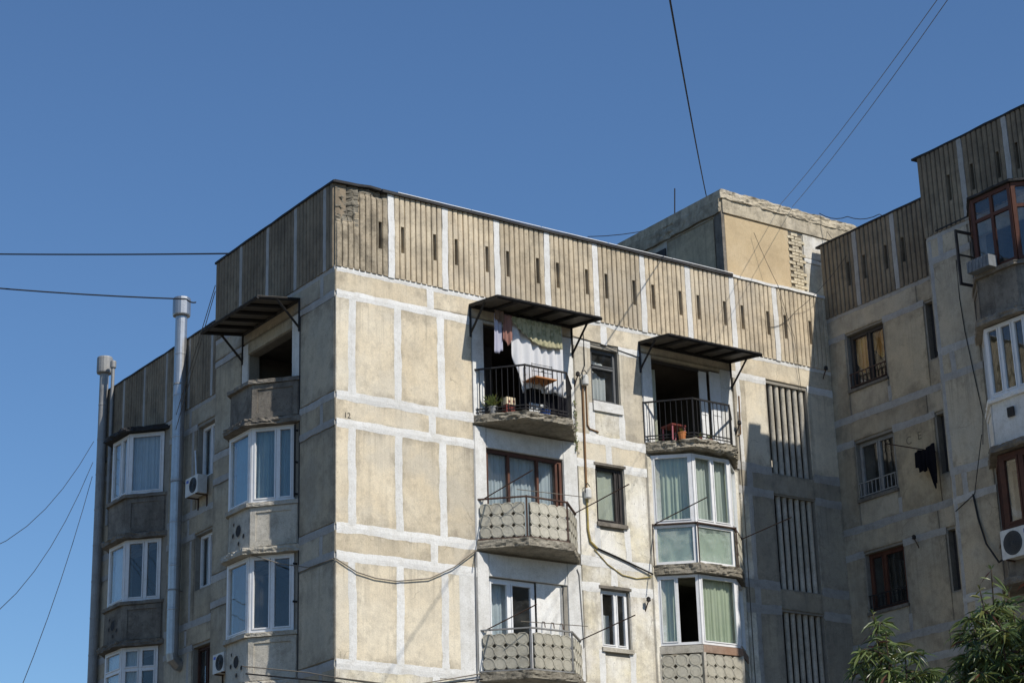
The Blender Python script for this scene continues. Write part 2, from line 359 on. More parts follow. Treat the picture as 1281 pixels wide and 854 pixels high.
HOLES = {}
def panel(par, fr, u0, u1, z0, z1, mat, d=0.03, name='wall_panel'):
    if u1-u0 < 0.04 or z1-z0 < 0.04: return
    if id(fr) in HOLES and d == 0.03:
        hs = HOLES[id(fr)]; g_ = 0.045
        hit = lambda a, b, c, e: any(a < h[1] and b > h[0] and c < h[3] and e > h[2] for h in hs)
        if not hit(u0-g_, u1, z0, z1): u0 -= g_
        if not hit(u0, u1+g_, z0, z1): u1 += g_
        if not hit(u0, u1, z0-g_, z1): z0 -= g_
        if not hit(u0, u1, z0, z1+g_): z1 += g_
    mb = MB(); dd = d+random.uniform(-0.0012, 0.0012)
    b = 0.012; j = lambda: random.uniform(-0.008, 0.008)
    base = [fr.p(u0, z0, 0.001), fr.p(u1, z0, 0.001), fr.p(u1, z1, 0.001), fr.p(u0, z1, 0.001)]
    top = [fr.p(u0+b+j(), z0+b+j(), dd), fr.p(u1-b+j(), z0+b+j(), dd), fr.p(u1-b+j(), z1-b+j(), dd), fr.p(u0+b+j(), z1-b+j(), dd)]
    mb.add(base+top, [(4, 5, 6, 7), (0, 1, 5, 4), (1, 2, 6, 5), (2, 3, 7, 6), (3, 0, 4, 7)])
    ob = mb.build(name, mat, par)
    uv = ob.data.uv_layers.new(name='UVMap'); co = ((0, 0), (1, 0), (1, 1), (0, 1))
    for l in ob.data.loops: uv.data[l.index].uv = co[l.vertex_index % 4]
    return ob

def strip(par, fr, a0, a1, c, wd, d=0.04, vertical=False, mat='joint', wob=0.022, name='joint_strip'):
    n = max(2, int((a1-a0)/0.05)); mb = MB(); sd_ = random.uniform(0, 90)
    e_ = d-0.0065 if d < 0.05 else d-0.004
    rows = []
    for i in range(n+1):
        t = a0+(a1-a0)*i/n
        off = nz(t*0.8, sd_, 0)*wob*0.9
        lo = c-wd/2+off+nz(t*2.6, sd_, 3)*wob+nz(t*11, sd_, 5)*wob*0.45; hi = c+wd/2+off+nz(t*2.6, sd_, 7)*wob+nz(t*11, sd_, 2)*wob*0.45
        if vertical: rows.append([fr.p(lo, t, 0.001), fr.p(lo, t, e_), fr.p(c+off, t, d), fr.p(hi, t, e_), fr.p(hi, t, 0.001)])
        else: rows.append([fr.p(t, lo, 0.001), fr.p(t, lo, e_), fr.p(t, c+off, d), fr.p(t, hi, e_), fr.p(t, hi, 0.001)])
    mb.v = [q for r in rows for q in r]
    for i in range(n):
        for j in range(4):
            mb.f.append([i*5+j, i*5+j+1, (i+1)*5+j+1, (i+1)*5+j]); mb.mi.append(0)
    mb.f.append([0, 1, 2, 3, 4]); mb.f.append([n*5+k for k in (4, 3, 2, 1, 0)]); mb.mi += [0, 0]
    return mb.build(name, mat, par)

RZ0, RZ1 = 17.54, 19.50
def parapet_panel(par, fr, u0, u1, z0, z1, slits, mat='rib', crumble=None, sz=(18.15, 18.77)):
    """ribbed concrete parapet panel; slits are real openings"""
    mb = MB(); nr = max(2, round((u1-u0)/0.145)); pt = (u1-u0)/nr
    cols = []
    for k in range(nr):
        b = u0+k*pt
        jd = random.uniform(-0.004, 0.004)
        cols += [(b, 0.012), (b+pt*0.07, 0.014), (b+pt*0.13, 0.050+jd), (b+pt*0.26, 0.062+jd), (b+pt*0.84, 0.064+jd), (b+pt*0.95, 0.048+jd)]
    cols.append((u1, 0.012))
    zs = [z0]+[z0+(z1-z0)*i/9 for i in range(1, 9)]+[z1]
    zs = sorted(set([z for z in zs if abs(z-sz[0]) > 0.06 and abs(z-sz[1]) > 0.06]+list(sz))) if slits else zs
    if crumble: zs = sorted(set(zs+[z1-0.03*i for i in range(1, 34)]))
    smask = set()
    for sl in slits:
        k = min(range(nr), key=lambda q: abs(u0+q*pt+pt*0.57-sl)); smask.add(k*6+3)
    nc, nzr = len(cols), len(zs)
    def dep(u, z, d):
        d += nz(u*7, z*1.3, fr.o.x+3)*0.004
        if crumble:
            s = crumble(u, z)
            if s > 0:
                d = d*(1-min(1, s)) - s*0.04 + nz(u*9, z*9, 5)*0.06*min(1, s*1.5) + nz(u*26, z*26, 8)*0.045*min(1, s*1.5)
        return d
    for i, z in enumerate(zs):
        for (u, d) in cols: mb.v.append(fr.p(u, z+(nz(u*9, 2, fr.o.y)*0.012 if i == 0 else 0), dep(u, z, d)))
    for i in range(nzr-1):
        inz = slits and sz[0]-1e-4 <= zs[i] and zs[i+1] <= sz[1]+1e-4
        for j in range(nc-1):
            if inz and j in smask: continue
            mb.f.append([i*nc+j, i*nc+j+1, (i+1)*nc+j+1, (i+1)*nc+j]); mb.mi.append(1 if crumble and crumble(cols[j][0], zs[i])+0.35*nz(cols[j][0]*14, zs[i]*14, 1) > 0.34 else 0)
    for j in smask:
        a, b = cols[j][0], cols[j+1][0]; d0, q = 0.060, -0.22
        for pts in (((a, sz[0]), (a, sz[1])), ((b, sz[0]), (b, sz[1])), ((a, sz[0]), (b, sz[0])), ((a, sz[1]), (b, sz[1]))):
            (p, r), (s_, t) = pts
            mb.quad(fr.p(p, r, d0), fr.p(s_, t, d0), fr.p(s_, t, q), fr.p(p, r, q))
        mb.quad(fr.p(a, sz[0], q), fr.p(b, sz[0], q), fr.p(b, sz[1], q), fr.p(a, sz[1], q))
    # top, bottom, ends and back
    k = len(mb.v); bk = -0.26
    for (u, d) in cols: mb.v.append(fr.p(u, z1, bk))
    for j in range(nc-1): mb.f.append([(nzr-1)*nc+j, (nzr-1)*nc+j+1, k+j+1, k+j]); mb.mi.append(0)
    mb.quad(fr.p(u0, z0, bk), fr.p(u1, z0, bk), fr.p(u1, z1, bk), fr.p(u0, z1, bk))
    mb.quad(fr.p(u0, z0, bk), fr.p(u0, z1, bk), fr.p(u0, z1, 0.0), fr.p(u0, z0, 0.0))
    mb.quad(fr.p(u1, z0, bk), fr.p(u1, z1, bk), fr.p(u1, z1, 0.0), fr.p(u1, z0, 0.0))
    k = len(mb.v)
    mb.v += [fr.p(u, z0, 0.0) for (u, d) in cols]
    for j in range(nc-1): mb.f.append([j, j+1, k+j+1, k+j]); mb.mi.append(0)
    return mb.build('parapet_panel', [mat, 'concrete'], par, recalc=False)

def pane_obj(par, fr, u0, u1, z0, z1, d, mat='glass'):
    mb = MB(); mb.box(fr, u0, u1, z0, z1, d-0.004, d+0.004); return mb.build('pane', mat, par)
def curtain(par, fr, u0, u1, z0, z1, d, mat, folds=9, depth=0.03, name='curtain', bottom=None, nv=6, top=None, ph=None):
    n = max(12, int(folds*8)); mb = MB(); ph = random.uniform(0, 6) if ph is None else ph
    for i in range(nv+1):
        t = i/nv
        for j in range(n+1):
            s = j/n; u = u0+(u1-u0)*s
            zb = bottom(s) if bottom else z0
            zt = top(s) if top else z1
            z = zt+(zb-zt)*t
            w_ = s*folds*2*math.pi+ph+1.1*math.sin(s*7+ph)
            amp = depth*(0.45+0.55*t)
            mb.v.append(fr.p(u+0.012*math.sin(w_*0.5+t*2), z, d+amp*math.sin(w_)+0.4*amp*math.sin(w_*0.37+t*1.7)))
    for i in range(nv):
        for j in range(n): mb.f.append([i*(n+1)+j, i*(n+1)+j+1, (i+1)*(n+1)+j+1, (i+1)*(n+1)+j]); mb.mi.append(0)
    return mb.build(name, mat, par, smooth=True, recalc=False)

def window(par, fr, u0, u1, z0, z1, cols=(0.5,), d=-0.12, mat='pvc', fw=0.06, fd=0.07, sash=True, curt=None, folds=6, name='window',
           glass='glass', transom=None, skip=(), cd_=0.12, zc=None):
    """frame mesh with pane and curtain children; cols are mullion positions 0..1"""
    mb = MB(); e = 0.002
    mb.box(fr, u0, u0+fw, z0, z1, d-fd/2, d+fd/2); mb.box(fr, u1-fw, u1, z0, z1, d-fd/2, d+fd/2)
    mb.box(fr, u0+fw, u1-fw, z0, z0+fw, d-fd/2+e, d+fd/2-e); mb.box(fr, u0+fw, u1-fw, z1-fw, z1, d-fd/2+e, d+fd/2-e)
    xs = [u0+fw/2]+[u0+(u1-u0)*c for c in cols]+[u1-fw/2]
    for x in xs[1:-1]: mb.box(fr, x-fw*0.45, x+fw*0.45, z0+fw, z1-fw, d-fd/2+2*e, d+fd/2-2*e)
    cells = []
    for i in range(len(xs)-1):
        a, b = xs[i]+fw/2, xs[i+1]-fw/2
        if transom:
            zt = z0+(z1-z0)*transom
            mb.box(fr, a, b, zt-fw*0.45, zt+fw*0.45, d-fd/2+3*e, d+fd/2-3*e)
            cells += [(i, a, b, z0+fw, zt-fw*0.45), (i, a, b, zt+fw*0.45, z1-fw)]
        else: cells.append((i, a, b, z0+fw, z1-fw))
    if sash:
        sw = fw*0.5
        for (i, a, b, c, g) in cells:
            if i in skip: continue
            for q in ((a, a+sw, c, g), (b-sw, b, c, g), (a+sw, b-sw, c, c+sw), (a+sw, b-sw, g-sw, g)):
                mb.box(fr, q[0]+e, q[1]-e, q[2]+e, q[3]-e, d-fd*0.3, d+fd/2+0.012)
    ob = mb.build(name, mat, par)
    for (i, a, b, c, g) in cells:
        if i not in skip: pane_obj(ob, fr, a+0.01, b-0.01, c+0.01, g-0.01, d, glass)
    if curt:
        cs = curt if isinstance(curt, (list, tuple)) else [curt]*(len(xs)-1)
        for i in range(len(xs)-1):
            if cs[i]:
                curtain(ob, fr, xs[i]+0.01, xs[i+1]-0.01, (zc if zc else z0)+0.03, z1-0.05, d-cd_, cs[i], folds=max(2, folds*(xs[i+1]-xs[i])/0.7))
    return ob

def outline(poly, step=0.07):
    pts = []
    for i in range(len(poly)):
        a, b = Vector(poly[i]), Vector(poly[(i+1) % len(poly)])
        n = max(1, int((b-a).length/step))
        for k in range(n): pts.append(a+(b-a)*k/n)
    return pts
def slab(par, fr, poly, z0, z1, mat, rough=0.02, name='slab', lay=7, step=0.035, under=0.0, freq=6):
    """prism over a plan polygon (u,d) with worn, uneven edges"""
    pts = outline(poly, step); n = len(pts); mb = MB()
    c = sum((Vector(p) for p in poly), Vector((0, 0)))/len(poly)
    for l in range(lay+1):
        t = l/lay; z = z0+(z1-z0)*t
        for p in pts:
            q = Vector(fr.p(p.x, z, p.y)); dirv = (p-c).normalized()
            a = nz(q.x*freq*0.7, q.y*freq*0.7, z*freq*2.6)*rough + nz(q.x*2.6*freq, q.y*2.6*freq, z*5*freq)*rough*0.6 - max(0, nz(q.x*1.3*freq, q.y*1.3*freq, z*2*freq+7)-0.15)*rough*2.2
            if l == 0: a -= under
            if p.y < 0.02: a = 0
            pz = z + (nz(q.x*4, q.y*4, 9)*rough*0.6 if l in (0, lay) and p.y > 0.02 else 0)
            mb.v.append(fr.p(p.x+dirv.x*a, pz, p.y+dirv.y*a))
    for l in range(lay):
        for j in range(n): mb.f.append([l*n+j, l*n+(j+1) % n, (l+1)*n+(j+1) % n, (l+1)*n+j]); mb.mi.append(0)
    mb.f.append(list(range(n))[::-1]); mb.mi.append(0)
    mb.f.append([lay*n+j for j in range(n)]); mb.mi.append(0)
    return mb.build(name, mat, par)

def trap(u0, u1, dep, ins=0.80, grow=0.0):
    return [(u0-grow, -0.05), (u0-grow, 0.0), (u0+ins-grow*0.4, dep+grow), (u1-ins+grow*0.4, dep+grow), (u1+grow, 0.0), (u1+grow, -0.05)]

def relief_panel(par, fr, u0, u1, z0, z1, d=0.0, pitch=0.255, mat='relief', name='parapet_panel'):
    """cast concrete balustrade panel: cut-corner tiles (diamond perforations) with raised rings"""
    mb = MB(); L, H = u1-u0, z1-z0
    nx, ny = max(1, round(L/pitch)), max(1, round(H/pitch)); px, pz = L/nx, H/ny
    c = 0.050
    for i in range(nx):
        for j in range(ny):
            a, b = u0+i*px, z0+j*pz
            oc = [(a+c, b), (a+px-c, b), (a+px, b+c), (a+px, b+pz-c), (a+px-c, b+pz), (a+c, b+pz), (a, b+pz-c), (a, b+c)]
            cx, cz = a+px/2, b+pz/2
            mb.add([fr.p(x, z, d) for x, z in oc]+[fr.p(x, z, d-0.045) for x, z in oc],
                   [tuple(range(8))]+[tuple(range(15, 7, -1))]+[(k, (k+1) % 8, 8+(k+1) % 8, 8+k) for k in range(8)])
            # raised ring
            n = 14; ro, ri, h = min(px, pz)*0.496, min(px, pz)*0.463, 0.009
            vs_ = []
            for rr, dd in ((ro+0.003, d-0.001), (ro-0.002, d+h), (ri+0.003, d+h), (ri-0.002, d-0.004)):
                vs_ += [fr.p(cx+rr*math.cos(2*math.pi*k/n+0.22), cz+rr*math.sin(2*math.pi*k/n+0.22), dd) for k in range(n)]
            mb.add(vs_, [(q*n+k, q*n+(k+1) % n, (q+1)*n+(k+1) % n, (q+1)*n+k) for q in range(3) for k in range(n)])
    mb.box(fr, u0+0.01, u1-0.01, z0+0.01, z1-0.01, d-0.075, d-0.047, 1)  # added dark plate, its colour stands for shade inside the perforations
    return mb.build(name, [mat, 'mortar'], par)

def railing(par, fr, pts, z0, z1, mat='black_metal', gap=0.125, bar=0.007, posts=True, belly=False):
    mb = MB()
    for a, b in zip(pts[:-1], pts[1:]):
        f = fr.facet(a, b); L = f.len
        mb.box(f, -0.012, L+0.012, z1-0.035, z1, -0.02, 0.02)
        mb.box(f, 0, L, z0+0.07, z0+0.095, -0.012, 0.012)
        mb.box(f, 0, L, z0, z0+0.02, -0.012, 0.012)
        n = max(1, round(L/gap))
        for i in range(1, n):
            mb.box(f, L*i/n-bar, L*i/n+bar, z0+0.02, z1-0.035, -bar, bar)
    for (u, d) in pts:
        q = fr.p(u, 0, d); mb.tube([(q[0], q[1], z0-0.05), (q[0], q[1], z1+0.004)], 0.024, 4)
    return mb.build('railing', mat, par)

def rod(par, a, b, r, mat, name, n=6):
    mb = MB(); mb.tube([a, b], r, n); return mb.build(name, mat, par)

# ================================================================== ground
mb = MB(); G = 2500
mb.quad((-G, -G, 0), (G, -G, 0), (G, G, 0), (-G, G, 0))
g = mb.build('ground', 'ground'); g['kind'] = 'structure'

# ================================================================== corner block
BLK = thing('apartment_building', 'weathered beige concrete panel apartment block whose sunlit corner front carries two awning balconies', 'building', (7, 4, 0))
ROWS = [16.90, 14.08, 11.26]           # tops of the openings, storey pitch 2.82
WIN = (6.70, 7.48)
front_holes = []
for i, zt in enumerate(ROWS): front_holes.append((WIN[0], WIN[1], zt-1.30, zt))
front_holes += [(3.74, 5.79, 14.74, 16.92), (3.74, 5.79, 11.96, 14.06), (3.71, 5.69, 9.16, 11.22)]
front_holes += [(8.47, 10.55, 14.78, 16.92), (8.60, 10.40, 11.98, 14.40), (8.60, 10.40, 9.98, 11.64)]
STAIR = (12.04, 13.34)
for i, zt in enumerate(ROWS): front_holes.append((STAIR[0], STAIR[1], zt-2.27, zt, 1.5))
left_holes = [(1.86, 3.90, 14.75, 16.70), (1.9, 3.75, 12.83, 14.40), (1.9, 3.75, 10.05, 11.6)]
HOLES[id(FRONT)] = front_holes+[(3.42, 6.18, 9, 17), (8.17, 10.92, 9, 17)]; HOLES[id(LEFT)] = left_holes+[(1.52, 4.2, 8, 17)]
mb = MB()
sheet_with_holes(mb, FRONT, 0, XW+0.02, 0, RZ0, front_holes)
sheet_with_holes(mb, LEFT, 0, 5.54, 0, RZ0, left_holes)
mb.quad((0, 5.54, 0), (XR, 5.54, 0), (XR, 5.54, RZ0), (0, 5.54, RZ0))
mb.quad((XW, 0, 0), (XW, 12, 0), (XW, 12, RZ0), (XW, 0, RZ0))
mb.build('wall', ['core', 'room'], BLK, recalc=False)
mb = MB(); fr0 = Fr((0, 0, 0), (1, 0, 0), (0, 1, 0))
mb.box(fr0, 0.05, XW, RZ0-0.25, RZ0-0.02, 0.05, 5.5); mb.box(fr0, XR+0.3, XW, RZ0-0.25, RZ0-0.02, 5.51, 12); mb.build('roof_slab', 'bitumen', BLK)

# parapet, front
PJ = [-0.02]+[-0.04+1.3915*k for k in range(1, 10)]+[XW-0.02]
def crumb(u, z):
    t = max(0.0, 1-((u-0.02)/0.62)**2)*max(0, min(1, (z-18.55)/0.55))
    t2 = max(0, min(1, (z-19.28)/0.12))*max(0, min(1, (1.35-u)/0.3))
    return min(1.0, max(t*1.15, t2*0.8)+0.9*max(0, nz(u*2.2, z*1.2, 4))*(0.35 if u > 0.5 else 0.8))
for k in range(10):
    a, b = PJ[k]+(0.075 if k else 0.0), PJ[k+1]-(0.075 if k < 9 else 0)
    sl = [PJ[k]+0.36, PJ[k]+1.11] if k else [1.06]
    if k == 9: sl = [PJ[k]+0.36, PJ[k]+1.11]
    parapet_panel(BLK, FRONT, a, b, RZ0, RZ1, sl, mat='rib_stain' if k == 0 else 'rib', crumble=crumb if k == 0 else None)
    if k: strip(BLK, FRONT, RZ0-0.02, RZ1-0.01, PJ[k], 0.155, d=0.066, vertical=True, wob=0.016)
# parapet, left flank
LJ = [0.03, 0.39, 1.69, 2.99, 4.29, 5.56]
for k in range(5):
    a, b = LJ[k]+(0.055 if k else 0.0), LJ[k+1]-(0.055 if k < 4 else 0)
    parapet_panel(BLK, LEFT, a, b, RZ0, RZ1, [], mat='rib_dark')
    if k: strip(BLK, LEFT, RZ0, RZ1-0.01, LJ[k], 0.13, d=0.066, vertical=True, wob=0.014, mat='joint_shade')
# copings
def coping(par, fr, a, b, z, mat='bitumen', over=0.10, th=0.055, name='coping', back=-0.3, wav=0.012):
    n = max(3, int((b-a)/0.25)); mb = MB()
    for i in range(n+1):
        u = a+(b-a)*i/n; s = nz(u*1.7, z, fr.o.x)*wav
        for (d, zz) in ((over+s, z-0.036+s*1.2), (over+s, z+th*0.5+s), (back, z+th), (back, z-0.012)): mb.v.append(fr.p(u, zz, d))
    for i in range(n):
        for j in range(4): mb.f.append([i*4+j, i*4+(j+1) % 4, (i+1)*4+(j+1) % 4, (i+1)*4+j]); mb.mi.append(0)
    mb.f += [[3, 2, 1, 0], [n*4+j for j in range(4)]]; mb.mi += [0, 0]
    return mb.build(name, mat, par)
coping(BLK, FRONT, 1.1, 11.12, RZ1, over=0.115)
coping(BLK, FRONT, -0.05, 1.1, RZ1+0.004, over=0.05, th=0.05, wav=0.05)
coping(BLK, FRONT, 11.12, XW, RZ1, mat='joint', over=0.095, th=0.06, wav=0.03)
coping(BLK, LEFT, -0.04, 5.60, RZ1+0.006, over=0.085, th=0.03)
mb = MB()
for i in range(5): mb.box(FRONT, 1.5+i*1.93, 1.5+(i+1)*1.93-0.02, RZ1+0.034, RZ1+0.048, 0.108, 0.122)
mb.build('coping_trim', 'pvc', BLK)  # thin metal edge, coloured white to paint the sky's reflection on it

# horizontal sealed joints on the front
def hbands(par, fr, u0, u1, cuts, zlist, mat, wd=0.19, wob=0.025):
    for zc, w_ in zlist:
        a = u0
        segs = []
        for (c0, c1, za, zb) in sorted(cuts):
            if za < zc < zb:
                segs.append((a, c0)); a = c1
        segs.append((a, u1))
        for s0, s1 in segs:
            if s1-s0 > 0.1: strip(par, fr, s0, s1, zc, w_, d=0.038, mat='joint_shade' if (mat == 'joint' and s0 > 10.8 and zc < 16) else mat, wob=wob)  # strips inside the wing's shadow take the darkened joint colour
LV = [(17.50, 0.13), (16.93, 0.185), (14.67, 0.21), (14.08, 0.20), (11.85, 0.22), (11.27, 0.21), (9.06, 0.21), (8.46, 0.21)]
cutsF = [(3.42, 6.18, 13.9, 17.0), (3.42, 6.18, 11.0, 13.9), (3.42, 6.18, 8.0, 11.0), (8.16, 10.92, 8, 17.0), (WIN[0]-0.02, WIN[1]+0.02, 15.6, 17.0), (WIN[0]-0.02, WIN[1]+0.02, 12.7, 14.2), (WIN[0]-0.02, WIN[1]+0.02, 9.9, 11.4),
         (STAIR[0]-0.03, STAIR[1]+0.03, 8.0, 17.0)]
hbands(BLK, FRONT, 0.0, XW, cutsF, LV, 'joint')
# vertical joints + panels, front
TALL = [(14.77, 16.85), (11.95, 13.99), (9.16, 11.17), (0.5, 8.36)]
NARROW = [(17.02, 17.44), (14.17, 14.58), (11.37, 11.75), (8.56, 8.96)]
for r, (z0, z1) in enumerate(TALL):
    pm = ['panel', 'panel', 'panel', 'panel_pale'][r]
    pr = ['panel_stain', 'panel_pale', 'panel_pale', 'panel_pale'][r]
    for (a, b) in ((0.02, 0.30), (0.45, 1.43), (1.58, 2.53)): panel(BLK, FRONT, a, b, z0, z1, pm)
    panel(BLK, FRONT, 2.68, 3.40 if r != 2 else 3.0, z0, z1, pm)
    if r == 2: panel(BLK, FRONT, 3.0, 3.40, z0, z1, 'white_wall')
    for u in (0.375, 1.505, 2.605): strip(BLK, FRONT, z0-0.02, z1+0.02, u, 0.18, d=0.0375, vertical=True)
    panel(BLK, FRONT, 6.20, 6.62, z0, z1, pr); panel(BLK, FRONT, 7.56, 8.14, z0, z1, pr)
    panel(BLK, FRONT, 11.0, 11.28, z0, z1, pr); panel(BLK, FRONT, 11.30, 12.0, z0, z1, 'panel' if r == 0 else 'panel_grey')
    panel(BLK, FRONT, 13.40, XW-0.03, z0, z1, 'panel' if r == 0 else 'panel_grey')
    if r < 3:
        zt = ROWS[r]
        panel(BLK, FRONT, 6.76, 7.42, z0, zt-1.52, 'panel_pale')
        for u in (6.66, 7.51): strip(BLK, FRONT, z0, zt-1.36, u, 0.16, d=0.0375, vertical=True, wob=0.03)
        for u in (6.65, 7.53): panel(BLK, FRONT, u-0.035, u+0.035, zt-1.34, z1, pr)
        strip(BLK, FRONT, z0, z1, 11.27 if r else 11.10, 0.13, d=0.0375, vertical=True, wob=0.03, mat='joint' if r == 0 else 'joint_shade')
for r, (z0, z1) in enumerate(NARROW):
    segs = [(0.02, 2.26), (2.44, 7.02 if r == 0 else 3.40)]
    segs += [(7.16, 11.06), (11.24, XW-0.03)] if r == 0 else [(6.2, 7.02), (7.14, 8.14), (11.02, 11.24), (11.34, 12.02), (13.36, XW-0.03)]
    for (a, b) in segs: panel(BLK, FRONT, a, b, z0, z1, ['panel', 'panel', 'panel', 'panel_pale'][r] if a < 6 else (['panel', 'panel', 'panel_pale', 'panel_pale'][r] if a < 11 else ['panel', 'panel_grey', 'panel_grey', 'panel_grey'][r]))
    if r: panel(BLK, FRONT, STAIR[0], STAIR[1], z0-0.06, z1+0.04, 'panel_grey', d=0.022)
    for u in [2.35, 7.09]+([11.15] if r == 0 else [11.29]): strip(BLK, FRONT, z0-0.02, z1+0.02, u, 0.18, d=0.0375, vertical=True, wob=0.02, mat='joint' if u < 11 or r == 0 else 'joint_shade')
# painted walls round the balcony doors
for (z0, z1, zt) in ((14.74, 17.0, 16.92), (11.96, 14.52, 14.06), (9.16, 11.72, 11.22), (6.3, 8.95, 6.4)):
    panel(BLK, FRONT, 3.42, 3.735, z0, z1, 'white_wall', d=0.034); panel(BLK, FRONT, 5.795, 6.19, z0, z1, 'white_wall', d=0.034)
    panel(BLK, FRONT, 3.735, 5.795, zt+0.005, z1, 'white_wall', d=0.034)
panel(BLK, FRONT, 8.17, 8.465, 14.8, 17.0, 'white_wall', d=0.034); panel(BLK, FRONT, 10.555, 10.92, 14.8, 17.0, 'white_wall', d=0.034)
panel(BLK, FRONT, 8.465, 10.555, 16.925, 17.0, 'panel', d=0.034)
panel(BLK, FRONT, 8.17, 8.55, 9.0, 14.5, 'panel_pale', d=0.034); panel(BLK, FRONT, 10.45, 10.92, 9.0, 14.5, 'panel_pale', d=0.034)

# front windows
window(BLK, FRONT, WIN[0]+0.02, WIN[1]-0.01, ROWS[0]-1.29, ROWS[0]-0.01, cols=(), d=-0.13, mat='frame_grey', fw=0.05, curt=None, transom=0.68)
wo = bpy.context.scene.objects[-1] if False else None
window(BLK, FRONT, WIN[0]+0.01, WIN[1]-0.01, ROWS[1]-1.29, ROWS[1]-0.01, cols=(0.80,), d=-0.10, mat='wood_dark', fw=0.048, curt=['curtain_grey', None], folds=1, cd_=0.06)
window(BLK, FRONT, WIN[0]+0.01, WIN[1]-0.01, ROWS[2]-1.29, ROWS[2]-0.01, cols=(0.58,), d=-0.10, mat='pvc', fw=0.055, curt=None)
cw = curtain(BLK, FRONT, WIN[0]+0.05, WIN[1]-0.2, ROWS[0]-1.25, ROWS[0]-0.2, -0.26, 'curtain_white', folds=4, bottom=lambda s: 15.66, top=lambda s: 16.44-0.12*s+0.05*math.sin(s*6), name='curtain')
curtain(BLK, FRONT, WIN[0]+0.05, WIN[1]-0.25, 0, 0, -0.26, 'curtain_white', folds=3, bottom=lambda s: 16.5, top=lambda s: 16.72-0.1*s, name='curtain')
curtain(BLK, FRONT, WIN[0]+0.16, WIN[1]-0.36, 9.99, 10.75, -0.3, 'curtain_white', folds=2)
for i, zt in enumerate(ROWS):
    mb = MB()
    if i == 0: mb.box(FRONT, 6.68, 7.53, zt-1.54, zt-1.31, 0.0, 0.075, jit=0.006)
    else: mb.box(FRONT, 6.66, 7.52, zt-1.40, zt-1.305, 0.0, 0.08, jit=0.008)
    mb.build('window_sill', ['joint', 'concrete_dark', 'concrete_pale'][i], BLK)
    if i:
        mb = MB(); mb.box(FRONT, 6.64, 7.54, zt+0.01, zt+0.07, 0.0, 0.05, jit=0.004); mb.build('lintel', 'concrete_dark', BLK)

# stair louvres: vertical concrete tubes
for i, zt in enumerate(ROWS):
    for k in range(6):
        u = 12.245+k*0.2; mb = MB()
        q = FRONT.p(u, 0, -0.10); n = 10
        mb.tube([(q[0], q[1], zt-2.27), (q[0], q[1], zt)], 0.062, 12)
        mb.build('louvre_bar', 'concrete_pale', BLK, smooth=False)
    mb = MB(); mb.box(FRONT, STAIR[0]-0.05, STAIR[1]+0.05, zt-1.75, zt-1.58, -1.5, -1.0); mb.build('stair_flight', 'concrete_pale', BLK)

# ------------------------------------------------------------------ front balconies
BZ = [14.74, 11.95, 9.14]
def clothes_arm(par, u, z, L, fr=FRONT, d0=0.05, rise=0.20):
    rod(par, fr.p(u, z, d0), fr.p(u+0.02, z+rise, d0+L), 0.013, 'rust', 'clothesline_arm')
def balcony(u0, u1, dep, zt, th, name, mat='concrete', ins=0.8, rough=0.035, under=0.06):
    return slab(BLK, FRONT, trap(u0, u1, dep, ins), zt-th, zt, mat, rough, name, under=under)
# upper left balcony with steel railing
b1 = balcony(3.40, 6.20, 0.92, 14.74, 0.20, 'balcony', rough=0.05)
b1['label'] = 'balcony with crumbling slab, black steel railing and laundry'
railing(b1, FRONT, [(3.46, 0.0), (4.23, 0.86), (5.35, 0.86), (6.12, 0.0)], 14.80, 15.81)
# upper right balcony
b2 = balcony(8.14, 10.96, 0.90, 14.82, 0.24, 'balcony', rough=0.06)
b2['label'] = 'balcony with broken slab edge and black steel railing'
railing(b2, FRONT, [(8.17, 0.0), (8.96, 0.84), (10.06, 0.84), (10.85, 0.0)], 14.88, 15.80)
# concrete balustrade balconies
def panel_balcony(zt, rz, idx):
    b = balcony(3.40, 6.18, 0.86, zt, 0.20, 'balcony', rough=0.03)
    b['label'] = 'balcony with cast concrete ring pattern balustrade'
    pts = [(3.47, 0.0), (4.24, 0.76), (5.31, 0.76), (6.10, 0.0)]
    mbp = MB()
    for a, c in zip(pts[:-1], pts[1:]):
        f = FRONT.facet(a, c); L = f.len
        relief_panel(b, f, 0.07, L-0.045, zt+0.045, zt+0.80, d=0.03)
        mbp.box(f, 0.0, L, rz-0.03, rz, -0.025, 0.025)
        mbp.box(f, 0.0, L, zt+0.012, zt+0.04, -0.02, 0.035)
    for (u, d) in pts:
        q = FRONT.p(u, 0, d); mbp.tube([(q[0], q[1], zt-0.06), (q[0], q[1], rz+0.006)], 0.026, 4)
    mbp.build('rail_frame', 'rust' if idx == 0 else 'zinc_dull', b)
    clothes_arm(b, 3.62, rz+0.01, 1.8); clothes_arm(b, 6.04, rz-0.01, 1.95)
    rod(b, FRONT.p(3.9, rz+0.06, 0.9), FRONT.p(5.6, rz+0.10, 0.95), 0.009, 'cable_grey', 'clothesline')
    return b
panel_balcony(11.95, 12.88, 0)
panel_balcony(9.14, 10.05, 1)
